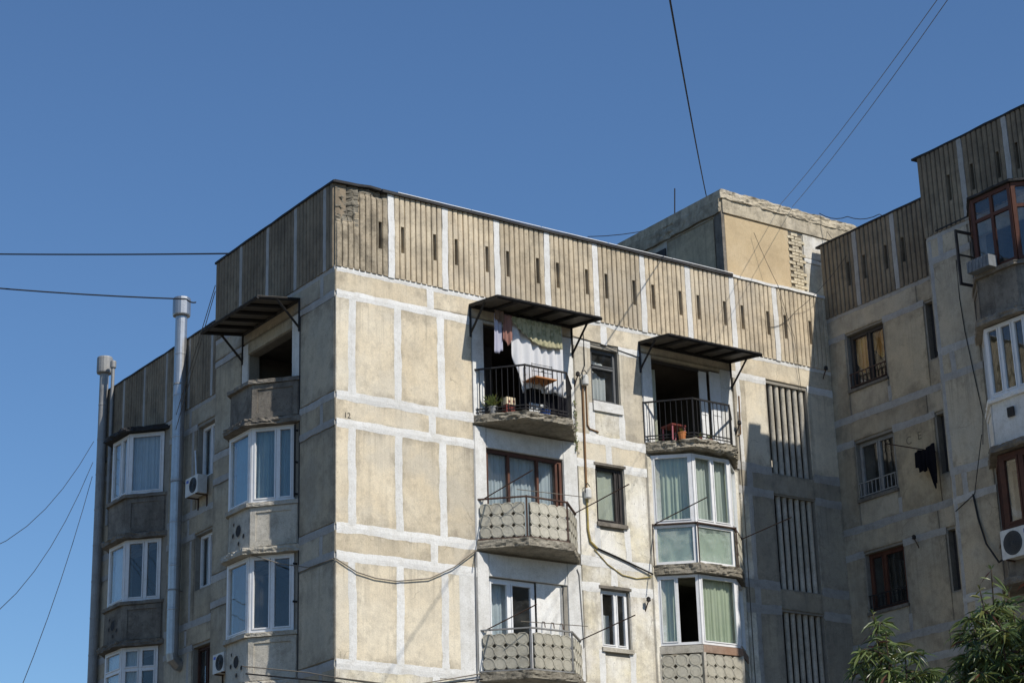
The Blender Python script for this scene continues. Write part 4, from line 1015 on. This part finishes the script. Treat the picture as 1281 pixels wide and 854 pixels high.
# ================================================================== air conditioners
def aircon(fr, u0, z0, d0, label, w_=0.68, h=0.47, dp=0.26, sticker=True):
    """condenser with its fan face turned outward"""
    t = thing('air_conditioner', label, 'air conditioner', fr.p(u0+w_/2, z0, d0))
    mb = MB(); mb.box(fr, u0, u0+w_, z0, z0+h, d0, d0+dp); mb.build('casing', 'ac_white', t)
    cu, cz, r, n = u0+w_*0.37, z0+h*0.5, h*0.42, 22
    mb = MB()
    ring = lambda r_, d: [fr.p(cu+r_*math.cos(2*math.pi*k/n), cz+r_*math.sin(2*math.pi*k/n), d) for k in range(n)]
    mb.add(ring(r, d0+dp+0.001)+ring(r*0.97, d0+dp+0.014)+ring(r*0.9, d0+dp+0.006)+ring(r*0.16, d0+dp+0.008)+ring(r*0.13, d0+dp+0.022),
           [(q*n+k, q*n+(k+1) % n, (q+1)*n+(k+1) % n, (q+1)*n+k) for q in range(4) for k in range(n)]+[tuple(4*n+k for k in range(n))])
    for rr in (0.3, 0.45, 0.6, 0.75):
        pts = ring(r*rr, d0+dp+0.013); mb.tube(pts+[pts[0]], 0.004, 4, cap=False)
    mb.build('fan_grille', 'ac_grille', t)
    mb = MB(); mb.lathe((0, 0, 0), [(0.001, 0), (0.002, 0.001)], 5)
    if sticker: mb = MB(); mb.box(fr, u0+w_*0.74, u0+w_*0.93, z0+h*0.74, z0+h*0.88, d0+dp, d0+dp+0.003); mb.build('sticker', 'sticker', t)
    for u in (u0+0.1, u0+w_-0.1):
        mb = MB(); mb.box(fr, u-0.015, u+0.015, z0-0.03, z0-0.002, 0.0, d0+dp); mb.box(fr, u-0.015, u+0.015, z0-0.30, z0-0.029, 0.03, 0.06)
        mb.build('bracket', 'rust', t)
    return t
FLACE = Fr((XR, 0, 0), (0, 1, 0), (-1, 0, 0))
aircon(LREC, 9.36, 15.0, 0.10, 'white air conditioner below the small window beside the tall flue')
aircon(LEFT, 4.42, 9.62, 0.04, 'small white air conditioner against the shaded flank behind the lower bay', w_=0.52, h=0.42, dp=0.20)
aircon(WPRO, 7.38, 10.88, 0.76, 'white air conditioner with blue sticker under the red framed bay of the wing', w_=0.85, h=0.60)
rod(REC, LREC.p(10.15, 16.3, 0.06), LREC.p(9.75, 15.4, 0.2), 0.02, 'pvc', 'drain_hose')

# ================================================================== pipes and cables on the front
gp = thing('gas_pipe', 'thin brown and yellow gas pipe running down the front wall between balcony and window', 'pipe', FRONT.p(6.4, 11.8, 0.05))
mb = MB(); mb.tube([FRONT.p(6.50, 17.25, 0.03), FRONT.p(6.49, 16.4, 0.05), FRONT.p(6.40, 16.22, 0.07)], 0.012, 6); mb.build('supply_hose', 'cable', gp)
mb = MB(); mb.tube([FRONT.p(6.40, 15.9, 0.06), FRONT.p(6.39, 13.45, 0.06)], 0.024, 8); mb.build('riser', 'gas_pipe', gp)
mb = MB(); mb.tube([FRONT.p(6.39, 13.30, 0.06), FRONT.p(6.39, 12.55, 0.06), FRONT.p(6.44, 12.28, 0.06), FRONT.p(6.62, 12.15, 0.06)], 0.026, 8); mb.build('riser', 'gas_yellow', gp)
mb = MB(); mb.tube([FRONT.p(6.50, 15.95, 0.05), FRONT.p(6.50, 14.98, 0.05), FRONT.p(6.56, 14.9, 0.05), FRONT.p(6.80, 14.86, 0.05), FRONT.p(6.83, 14.86, -0.02)], 0.018, 6); mb.build('branch', 'gas_pipe', gp)
for i, (u, z) in enumerate(((6.44, 16.02), (6.39, 13.36))):
    mb = MB(); mb.lathe(FRONT.p(u, z-0.12, 0.10), [(0.07, 0), (0.085, 0.02), (0.085, 0.2), (0.06, 0.235)], 12); mb.build('regulator', 'ac_white', gp)
    mb = MB(); mb.tube([FRONT.p(u-0.08, z+0.0, 0.12), FRONT.p(u-0.08, z+0.18, 0.12), FRONT.p(u, z+0.24, 0.10), FRONT.p(u+0.05, z+0.16, 0.12)], 0.011, 5); mb.build('valve_loop', 'black_metal', gp)
def cable(pts, r, label, mat='cable', sag=0.0, name='cable', n=5, seg=1):
    P = []
    for a, b in zip(pts[:-1], pts[1:]):
        for i in range(seg):
            t = i/seg; q = Vector(a).lerp(Vector(b), t); q.z -= sag*4*t*(1-t); P.append(q)
    P.append(Vector(pts[-1]))
    mb = MB(); mb.tube(P, r, n); o = mb.build(name, mat); tag(o, label, 'cable'); return o
cable([FRONT.p(6.62, 12.15, 0.06), FRONT.p(7.2, 12.0, 0.06), FRONT.p(8.15, 11.72, 0.08)], 0.020, 'dark cable bundle sloping from the gas pipe to the glazed bay', 'cable')
cable([FRONT.p(6.55, 12.12, 0.05), FRONT.p(6.9, 11.82, 0.05), FRONT.p(7.3, 11.62, 0.05), FRONT.p(7.7, 11.58, 0.05), FRONT.p(8.12, 11.66, 0.06)], 0.012, 'tan cable sagging beneath the dark bundle to the glazed bay', 'gas_yellow')
cable([LEFT.p(2.9, 11.9, 0.75), LEFT.p(2.4, 11.72, 0.76), LEFT.p(1.75, 11.42, 0.35), LEFT.p(0.9, 11.18, 0.12), LEFT.p(0.0, 11.18, 0.06)], 0.013, 'pale cable swooping from the side bay to the block corner', 'cable_grey')
cable([FRONT.p(-0.03, 11.18, 0.06), FRONT.p(0.45, 10.95, 0.07), FRONT.p(0.9, 10.87, 0.07), FRONT.p(1.4, 10.86, 0.07), FRONT.p(2.2, 11.0, 0.08), FRONT.p(2.8, 11.3, 0.1), FRONT.p(3.40, 11.76, 0.12)], 0.013, 'dark cable drooping across the front panels to the ring pattern balcony', 'cable_grey')
cable([LEFT.p(2.45, 9.35, 0.8), LEFT.p(0.8, 9.0, 0.2), LEFT.p(-0.04, 8.78, 0.06), FRONT.p(1.6, 8.72, 0.06), FRONT.p(3.45, 9.12, 0.1)], 0.012, 'thin twin wire low round the block corner, upper strand', 'cable_grey')
cable([LEFT.p(2.2, 9.15, 0.85), LEFT.p(-0.04, 8.68, 0.07), FRONT.p(1.2, 8.62, 0.07), FRONT.p(3.45, 9.0, 0.1)], 0.016, 'dark wire low round the block corner, lower strand', 'cable')
cable([FRONT.p(6.18, 17.05, 0.05), FRONT.p(7.0, 17.0, 0.04), FRONT.p(8.1, 16.86, 0.05)], 0.010, 'thin dark wire strung between the two front awnings', 'cable')
cable([FRONT.p(3.36, 8.9, 0.06), FRONT.p(3.37, 11.7, 0.06)], 0.014, 'vertical grey conduit beside the lower ring pattern balcony', 'zinc_dull')
cable([FRONT.p(6.16, 9.9, 0.05), FRONT.p(6.10, 11.5, 0.05), FRONT.p(6.05, 11.62, 0.05)], 0.012, 'thin conduit on the white wall right of the lower ring pattern balcony', 'zinc_dull')
cable([FRONT.p(11.02, 9.0, 0.05), FRONT.p(11.04, 16.0, 0.05)], 0.010, 'long thin vertical conduit right of the glazed bays', 'cable_grey')
cable([FRONT.p(10.99, 15.4, 0.05), FRONT.p(11.08, 15.45, 0.05), FRONT.p(11.10, 16.4, 0.05)], 0.016, 'short brown pipe beside the railing of the balcony without laundry', 'gas_pipe')
# cables in the air
def pix(x, y, dist):
    v = r2*((x-640.5)/FPX)+u2*(-(y-427)/FPX)+fwd
    return CAM+v*(dist/math.hypot(v.x, v.y))
def ray(dx, dy, dz, t): return CAM+Vector((dx, dy, dz))*t
cable([pix(884, 247, 48.6), pix(836, -12, 20)], 0.013, 'thick black cable dropping from above onto the stair head roof', seg=14, sag=0.12)
cable([pix(292, 317, 46.5), pix(-30, 317.5, 50)], 0.020, 'black cable running level from the parapet, upper one', seg=8, sag=0.02)
cable([pix(245, 378, 49.6), pix(233, 374, 49.4), pix(-30, 358, 50)], 0.020, 'black cable running to the tall flue cap, lower one', seg=6, sag=0.04)
cable([pix(976, 256, 49.2), pix(1178, -8, 26)], 0.006, 'faint thin wire rising from the stair head roof, left of a pair', 'cable_grey', seg=8, sag=0.1)
cable([pix(991, 259, 49.2), pix(1191, -8, 26)], 0.006, 'faint thin wire rising from the stair head roof, right of a pair', 'cable_grey', seg=8, sag=0.1)
cable([(1.3, 15.6, 17.9), ray(0.335, 0.915, 0.232, 44)], 0.008, 'thin wire slanting down from the far flue, upper one', 'cable', seg=6, sag=0.5)
cable([(1.3, 15.6, 17.3), ray(0.345, 0.92, 0.205, 44)], 0.008, 'thin wire slanting down from the far flue, middle one', 'cable', seg=6, sag=0.5)
cable([(1.3, 15.6, 16.9), ray(0.357, 0.92, 0.165, 40)], 0.008, 'thin wire slanting down from the far flue, lowest one', 'cable', seg=6, sag=0.3)
cable([(-0.1, 5.5, 18.9), (1.35, 10.5, 17.3)], 0.010, 'guy wire from the corner parapet to the tall flue, upper one', 'cable_grey')
cable([(-0.1, 5.5, 18.75), (1.35, 10.5, 16.9)], 0.010, 'guy wire from the corner parapet to the tall flue, lower one', 'cable_grey')
cable([(XW+0.6, 0.5, 21.9), (XW-0.02, -1.0, 20.4), (13.1, -0.1, 18.9), (12.2, -0.08, 18.35)], 0.0065, 'loose wire looping from the stair head over the ribbed parapet', 'cable', seg=5, sag=0.12)
cable([(12.1, 0.1, 20.9), (12.6, -0.1, 19.5), (13.0, -0.12, 18.2), (13.15, -0.06, 16.8)], 0.006, 'thin wire hanging from the stair head past the parapet to the stair louvres', 'cable', seg=4, sag=0.05)
cable([pix(1025, 267, 49.5), pix(1060, 271, 49.2), pix(1100, 268, 48.5), pix(1125, 266, 49)], 0.011, 'short wire from the stair head to the wing parapet', 'cable', seg=5, sag=0.1)
cable([pix(838, 272, 49.5), pix(800, 290, 50), pix(735, 296, 50)], 0.011, 'thin wire leaving the stair head low over the roof', 'cable', seg=3, sag=0.03)
rd = rod(None, (HX+0.1, 2.1, HZ-0.1), (HX+0.12, 2.05, HZ+0.75), 0.016, 'cable', 'antenna_rod'); tag(rd, 'thin upright antenna rod on the stair head roof', 'antenna')
cable([WPRO.p(5.9, 12.75, 0.05), WPRO.p(5.98, 12.2, 0.06), WPRO.p(6.15, 11.6, 0.08), WPRO.p(6.55, 11.1, 0.2), WPRO.p(7.40, 11.0, 0.86)], 0.022, 'black hose curving down the wing wall to its air conditioner', 'cable')
cable([WPRO.p(6.12, 18.1, 0.04), WPRO.p(6.10, 17.2, 0.04), WPRO.p(6.16, 16.4, 0.05), WPRO.p(6.28, 15.4, 0.045), WPRO.p(6.42, 14.4, 0.05), WPRO.p(6.46, 13.7, 0.2)], 0.010, 'dark wire hanging down the wing wall beside the bay', 'cable')
cable([WPRO.p(6.5, 13.9, 0.25), WPRO.p(5.95, 12.75, 0.05), WPRO.p(5.35, 12.5, 0.04)], 0.010, 'thin wire slanting from the wing bay ledge down to the wall', 'cable')

# ================================================================== laundry and balcony things
def cloth(label, cat, name, mat, u0, u1, z0, z1, d, folds, depth, bottom=None, top=None, fr=FRONT, nv=14, ph=None):
    o = curtain(None, fr, u0, u1, z0, z1, d, mat, folds, depth, name, bottom, nv, top, ph)
    sm = o.modifiers.new('thick', 'SOLIDIFY'); sm.thickness = 0.004
    tag(o, label, cat); return o
cloth('large white bed sheet hung as a screen under the balcony awning', 'sheet', 'bed_sheet', 'sheet_white', 4.10, 5.50, 15.4, 16.95, 0.52, 6, 0.045,
      bottom=lambda s: 16.9-1.55*min(1, (s*3.2+0.28)**0.75)+0.06*math.sin(s*20) if s < 0.28 else 15.42-0.10*(s-0.28)+0.03*math.sin(s*17))
cloth('greenish patterned valance cloth draped over the white bed sheet', 'cloth', 'valance_cloth', 'cloth_pattern', 4.08, 5.46, 16.5, 16.98, 0.60, 11, 0.018,
      bottom=lambda s: 16.90-0.50*math.sin(min(1, s*1.2+0.02)*math.pi*0.60)+0.006*math.sin(s*22))
cloth('brownish pink shirt hanging from the awning line', 'shirt', 'hanging_shirt', 'cloth_pink', 3.84, 4.10, 16.3, 16.98, 0.62, 2.2, 0.03, bottom=lambda s: 16.33+0.07*math.sin(s*9))
cloth('pale lilac trousers hanging beside the pink shirt', 'trousers', 'hanging_trousers', 'cloth_lilac', 3.62, 3.84, 16.0, 16.95, 0.60, 1.6, 0.03, bottom=lambda s: 16.05 if s < 0.55 else 16.02+0.9*abs(s-0.62) if s < 0.75 else 16.12)
cloth('brown cloth slung along the awning line by the door', 'cloth', 'hanging_cloth', 'cloth_brown', 3.60, 3.84, 16.7, 17.02, 0.66, 2, 0.03, bottom=lambda s: 16.86-0.12*s)
rk = thing('drying_tray', 'orange wooden tray in a wire drying rack behind the balcony railing', 'tray', FRONT.p(4.75, 15.48, 0.62))
mb = MB(); mb.box(FRONT, 4.46, 5.02, 15.53, 15.56, 0.45, 0.95); mb.build('board', 'board', rk)
mb = MB()
for (u, d) in ((4.47, 0.5), (5.01, 0.5), (4.47, 0.8), (5.01, 0.8)): mb.tube([FRONT.p(u, 14.74, d), FRONT.p(u, 15.9, d)], 0.008, 5)
for z in (15.88, 15.72): mb.tube([FRONT.p(4.47, z, 0.8), FRONT.p(5.01, z, 0.8)], 0.007, 5); mb.tube([FRONT.p(4.47, z, 0.5), FRONT.p(5.01, z, 0.5)], 0.007, 5)
mb.build('frame', 'black_metal', rk)
def pot_plant(u, d, z, r, h, label, leafy=True, potmat='clay', sz=0.3, n=60):
    t = thing('potted_plant', label, 'plant', FRONT.p(u, z, d))
    mb = MB(); mb.lathe(FRONT.p(u, z, d), [(r*0.72, 0), (r, h), (r*1.08, h), (r*1.08, h+0.02), (r*0.9, h+0.02), (r*0.88, h-0.02)], 12); mb.build('pot', potmat, t)
    mb = MB()
    for i in range(n):
        a = random.uniform(0, 6.28); ln = random.uniform(0.3, 1)*sz; el = random.uniform(0.2, 1.4)
        b = Vector(FRONT.p(u, z+h, d)); dirv = Vector((math.cos(a)*math.cos(el), math.sin(a)*math.cos(el), math.sin(el)))
        c = b+dirv*ln; s = Vector((-math.sin(a), math.cos(a), 0))*0.022; e = dirv*0.05
        mb.add([c-e, c+s, c+e*1.3, c-s], [(0, 1, 2, 3)], random.choice((0, 0, 1)))
        if i % 4 == 0: mb.tube([b, c], 0.003, 3, 0, cap=False)
    mb.build('foliage', ['leaf', 'leaf_yellow'], t, recalc=False)
pot_plant(3.78, 0.26, 14.74, 0.11, 0.16, 'green bushy pot plant in a pale pot on the laundry balcony', potmat='zinc_dull', n=110)
ty = thing('toy_house', 'small cream and red toy house behind the railing of the laundry balcony', 'toy', FRONT.p(4.05, 14.74, 0.5))
mb = MB(); mb.box(FRONT, 3.93, 4.17, 14.74, 14.94, 0.38, 0.56); mb.build('body', 'toy_red', ty)
mb = MB(); mb.box(FRONT, 3.93, 4.17, 14.94, 15.10, 0.36, 0.575); mb.build('roof', 'toy_cream', ty)
mb = MB()
for q in ((3.97, 14.97), (4.09, 14.98)): mb.box(FRONT, q[0], q[0]+0.05, q[1], q[1]+0.06, 0.575, 0.58)
mb.build('window', 'toy_red', ty)
bk = thing('plastic_bucket', 'blue plastic bucket standing behind the railing of the laundry balcony', 'bucket', FRONT.p(4.98, 14.74, 0.55))
mb = MB(); mb.lathe(FRONT.p(4.98, 14.74, 0.55), [(0.085, 0), (0.115, 0.22), (0.125, 0.22), (0.125, 0.235), (0.11, 0.235), (0.08, 0.02)], 14); mb.build('body', 'toy_blue', bk)
mb = MB(); c0 = FRONT.p(4.98, 14.975, 0.55); mb.tube([(c0[0]+0.12*math.cos(a), c0[1], c0[2]+0.09*math.sin(a)) for a in [i*math.pi/8 for i in range(9)]], 0.005, 4); mb.build('handle', 'zinc_dull', bk)
cloth('dark blanket hanging over the inside of the laundry balcony railing', 'blanket', 'blanket', 'cloth_dark', 4.45, 5.75, 14.9, 15.42, 0.35, 4, 0.03)
cloth('pale striped cloth hanging low inside the laundry balcony', 'cloth', 'striped_cloth', 'curtain_white', 4.62, 5.05, 14.78, 15.12, 0.42, 3, 0.03)
# right balcony
st = thing('plastic_stool', 'red plastic stool standing on the balcony without laundry', 'stool', FRONT.p(8.75, 14.82, 0.35))
mb = MB(); mb.box(FRONT, 8.55, 8.97, 15.17, 15.21, 0.15, 0.55); mb.build('seat', 'cloth_red' if False else 'toy_red', st)
for (u, d) in ((8.58, 0.18), (8.94, 0.18), (8.58, 0.52), (8.94, 0.52)): rod(st, FRONT.p(u, 14.82, d), FRONT.p(u+0.01, 15.17, d), 0.018, 'toy_pink', 'leg')
pot_plant(8.78, 0.62, 14.82, 0.10, 0.15, 'orange clay pot with dry stems at the railing corner', potmat='toy_orange', n=10, sz=0.12)
pot_plant(9.35, 0.55, 14.82, 0.07, 0.12, 'small red flower pot behind the railing of the balcony without laundry', potmat='toy_red', n=16, sz=0.14)
pot_plant(9.62, 0.6, 14.82, 0.06, 0.11, 'small green potted plant next to the red flower pot', potmat='toy_pink', n=18, sz=0.13)
# creeper at the right end of the laundry balcony
cr = thing('creeper', 'thin green creeper climbing the right end of the laundry balcony railing', 'plant', FRONT.p(6.15, 14.7, 0.03))
mb = MB(); mb.tube([FRONT.p(6.16, 14.4, 0.05), FRONT.p(6.14, 15.0, 0.06), FRONT.p(6.17, 15.5, 0.05)], 0.006, 4); mb.build('stem', 'bark', cr)
mb = MB()
for i in range(60):
    c = Vector(FRONT.p(6.16+random.gauss(0, 0.03), random.uniform(14.3, 15.5), 0.06+random.uniform(-0.02, 0.04))); a = random.uniform(0, 6.28)
    s = Vector((math.cos(a), 0.3*math.sin(a), math.sin(a)))*0.025; t_ = Vector((-math.sin(a), 0.2, math.cos(a)))*0.018
    mb.add([c-s, c+t_, c+s, c-t_], [(0, 1, 2, 3)], i % 2)
mb.build('foliage', ['leaf', 'leaf_yellow'], cr, recalc=False)
# black garment on a rod, right wing
dr = rod(None, WREC.p(3.30, 14.62, 0.05), WREC.p(2.62, 14.86, 1.0), 0.014, 'rust', 'drying_rod'); tag(dr, 'thin rod sticking out of the wing wall with black washing', 'rod')
cloth('black garment hanging from the rod on the wing wall', 'garment', 'hanging_garment', 'cloth_dark', 2.85, 3.50, 14.0, 14.68, 0.30, 4, 0.05, bottom=lambda s: 14.30-0.14*math.sin(s*4.2)+0.04*math.sin(s*23)-0.62/(1+math.exp(-(s-0.70)*45)), top=lambda s: 14.66+0.07*s+0.03*math.sin(s*9), fr=WREC)
# wall insulators
def insulator(fr, u, z, label):
    t = thing('wall_insulator', label, 'insulator', fr.p(u, z, 0.0))
    mb = MB(); mb.tube([fr.p(u, z-0.12, 0.02), fr.p(u, z+0.02, 0.10), fr.p(u, z+0.10, 0.16)], 0.014, 5); mb.build('bracket', 'rust', t)
    mb = MB(); mb.lathe(fr.p(u, z+0.08, 0.16), [(0.03, 0), (0.055, 0.02), (0.045, 0.05), (0.05, 0.08), (0.02, 0.11)], 10); mb.build('cap', 'black_metal', t)
insulator(FRONT, 7.92, 10.98, 'dark insulator bracket on the pale wall below the cable bundle')
insulator(FRONT, 6.20, 15.98, 'dark insulator at the right end of the laundry balcony railing')
insulator(FRONT, 10.96, 15.55, 'dark insulator at the end of the balcony without laundry')
insulator(FRONT, 13.95, 17.42, 'dark insulator bracket at the inner corner under the parapet')
insulator(WREC, 2.45, 12.62, 'dark insulator bracket on the wing wall beside the lowest window')

# ================================================================== trees
def tree(base, tips, label, seed, crown_z):
    rnd = random.Random(seed)
    t = thing('peach_tree', label, 'tree', base)
    b = Vector(base); fork = b+Vector((rnd.uniform(-0.1, 0.1), rnd.uniform(-0.1, 0.1), 1.3))
    mb = MB()
    mb.tube([b-Vector((0, 0, 0.1)), b+Vector((0.03, 0.02, 0.6)), fork], 0.10, 10, r1=0.075)
    lf = MB()
    def leaf(p, dirv, ln, mi):
        dirv = dirv.normalized(); side = dirv.cross(Vector((rnd.uniform(-1, 1), rnd.uniform(-1, 1), rnd.uniform(-0.6, 0.6))))
        if side.length < 1e-3: return
        side.normalize(); nrm = side.cross(dirv); wv = ln*rnd.uniform(0.065, 0.095); dp = Vector((0, 0, -1))*ln*rnd.uniform(0.7, 1.5)
        m1 = p+dirv*ln*0.35+dp*0.05; m2 = p+dirv*ln*0.7+dp*0.16; tip = p+dirv*ln+dp*0.36
        c = nrm*wv*0.45
        lf.add([p, m1+side*wv+c, m1, m1-side*wv+c, m2+side*wv*0.72+c, m2, m2-side*wv*0.72+c, tip],
               [(0, 2, 1), (0, 3, 2), (1, 2, 5, 4), (2, 3, 6, 5), (4, 5, 7), (5, 6, 7)], mi)
    def pick():
        x = rnd.random(); return 0 if x < 0.55 else 1 if x < 0.88 else 2 if x < 0.97 else 3
    def shoot(a, c, n, r, lmin):
        mid = a.lerp(c, 0.5)+Vector((rnd.uniform(-0.12, 0.12), rnd.uniform(-0.12, 0.12), rnd.uniform(0.0, 0.12)))
        P = [a.lerp(mid, i/4).lerp(mid.lerp(c, i/4), i/4) for i in range(5)]
        mb.tube(P, r, 5, r1=0.004)
        for i in range(n):
            s = lmin+(1-lmin)*(i+rnd.random())/n; k = min(3, int(s*4)); q = P[k].lerp(P[k+1], s*4-k)
            an = i*2.4+rnd.uniform(-0.5, 0.5); ax = (P[k+1]-P[k]).normalized()
            o = Vector((math.cos(an), math.sin(an), rnd.uniform(-0.9, 0.45)))
            leaf(q, o+ax*rnd.uniform(0.0, 0.6), rnd.uniform(0.075, 0.145), pick())
        for i in range(4): leaf(P[-1], Vector((rnd.uniform(-0.6, 0.6), rnd.uniform(-0.6, 0.6), rnd.uniform(0.3, 1.2))), rnd.uniform(0.045, 0.08), rnd.choice((0, 2, 0, 1)))
        return P
    for tp in tips:
        tp = Vector(tp)
        knee = fork.lerp(tp, 0.45)+Vector((rnd.uniform(-0.15, 0.15), rnd.uniform(-0.15, 0.15), -0.15))
        mb.tube([fork, fork.lerp(knee, 0.5)+Vector((0, 0, -0.05)), knee], 0.045, 7, r1=0.022)
        P = shoot(knee, tp, 80, 0.018, 0.05)
        for k in range(19):
            s = rnd.uniform(0.03, 0.97); j = min(3, int(s*4)); q = P[j].lerp(P[j+1], s*4-j)
            an = rnd.uniform(0, 6.28); L = rnd.uniform(0.12, 0.30)*(1.25-0.65*s)
            shoot(q, q+Vector((math.cos(an)*L, math.sin(an)*L, L*rnd.uniform(-0.25, 0.55))), 30, 0.006, 0.05)
    mb.build('trunk', 'bark', t)
    cr_ = lf.build('crown', ['leaf', 'leaf_dark', 'leaf_yellow', 'leaf_red'], t, recalc=False)
    cr_['kind'] = 'stuff'
    return t
T1 = [(1092, 768, 14.0), (1108, 790, 13.9), (1098, 805, 14.3), (1132, 812, 13.9), (1084, 832, 14.2), (1162, 842, 14.3), (1120, 830, 13.8), (1150, 870, 14.0), (1088, 866, 14.0), (1135, 855, 13.8), (1104, 850, 14.3)]
T2 = [(1240, 712, 13.0), (1226, 738, 12.8), (1218, 772, 13.2), (1262, 740, 13.3), (1290, 724, 13.0), (1222, 812, 13.0), (1232, 838, 12.8), (1252, 800, 13.1), (1268, 765, 12.9), (1305, 750, 12.7), (1250, 775, 12.7), (1275, 795, 13.4), (1240, 815, 13.3), (1300, 830, 13.0), (1335, 770, 13.2)]
b1_ = pix(1125, 900, 14.1); b2_ = pix(1275, 900, 13.1)
tree((b1_.x, b1_.y, 0), [pix(*q) for q in T1], 'narrow leafy peach tree with pointed leading shoot before the wing', 3, 3.5)
tree((b2_.x, b2_.y, 0), [pix(*q) for q in T2], 'broader peach tree with drooping leaves under the wing air conditioner', 5, 3.5)

# ================================================================== painted marks on the walls
weathered('mark', (0.06, 0.055, 0.05), (0.03, 0.03, 0.03), blotch=9, streak=0, bump=0)
weathered('mark_faint', (0.20, 0.17, 0.12), (0.14, 0.12, 0.09), blotch=9, streak=0, bump=0)
def mark(par, fr, txt, u, z, size, mat, flip=False):
    cu = bpy.data.curves.new('mark', 'FONT'); cu.body = txt; cu.size = size; cu.extrude = 0.001
    tmp = bpy.data.objects.new('mark', cu); COL.objects.link(tmp)
    me = bpy.data.meshes.new_from_object(tmp.evaluated_get(bpy.context.evaluated_depsgraph_get()))
    COL.objects.unlink(tmp); bpy.data.objects.remove(tmp)
    for v in me.vertices:
        x, y, q = v.co; v.co = fr.p(u+x, z+y, 0.0345+q)
    me.materials.clear(); me.materials.append(MATS[mat])
    ob = bpy.data.objects.new('painted_mark', me); COL.objects.link(ob); adopt(ob, par); return ob
mark(BLK, FRONT, '12', 0.17, 14.20, 0.17, 'mark')
mark(WNG, WREC, 'C', 2.36, 15.02, 0.28, 'mark_faint'); mark(WNG, WREC, 'E', 2.74, 15.05, 0.28, 'mark_faint')
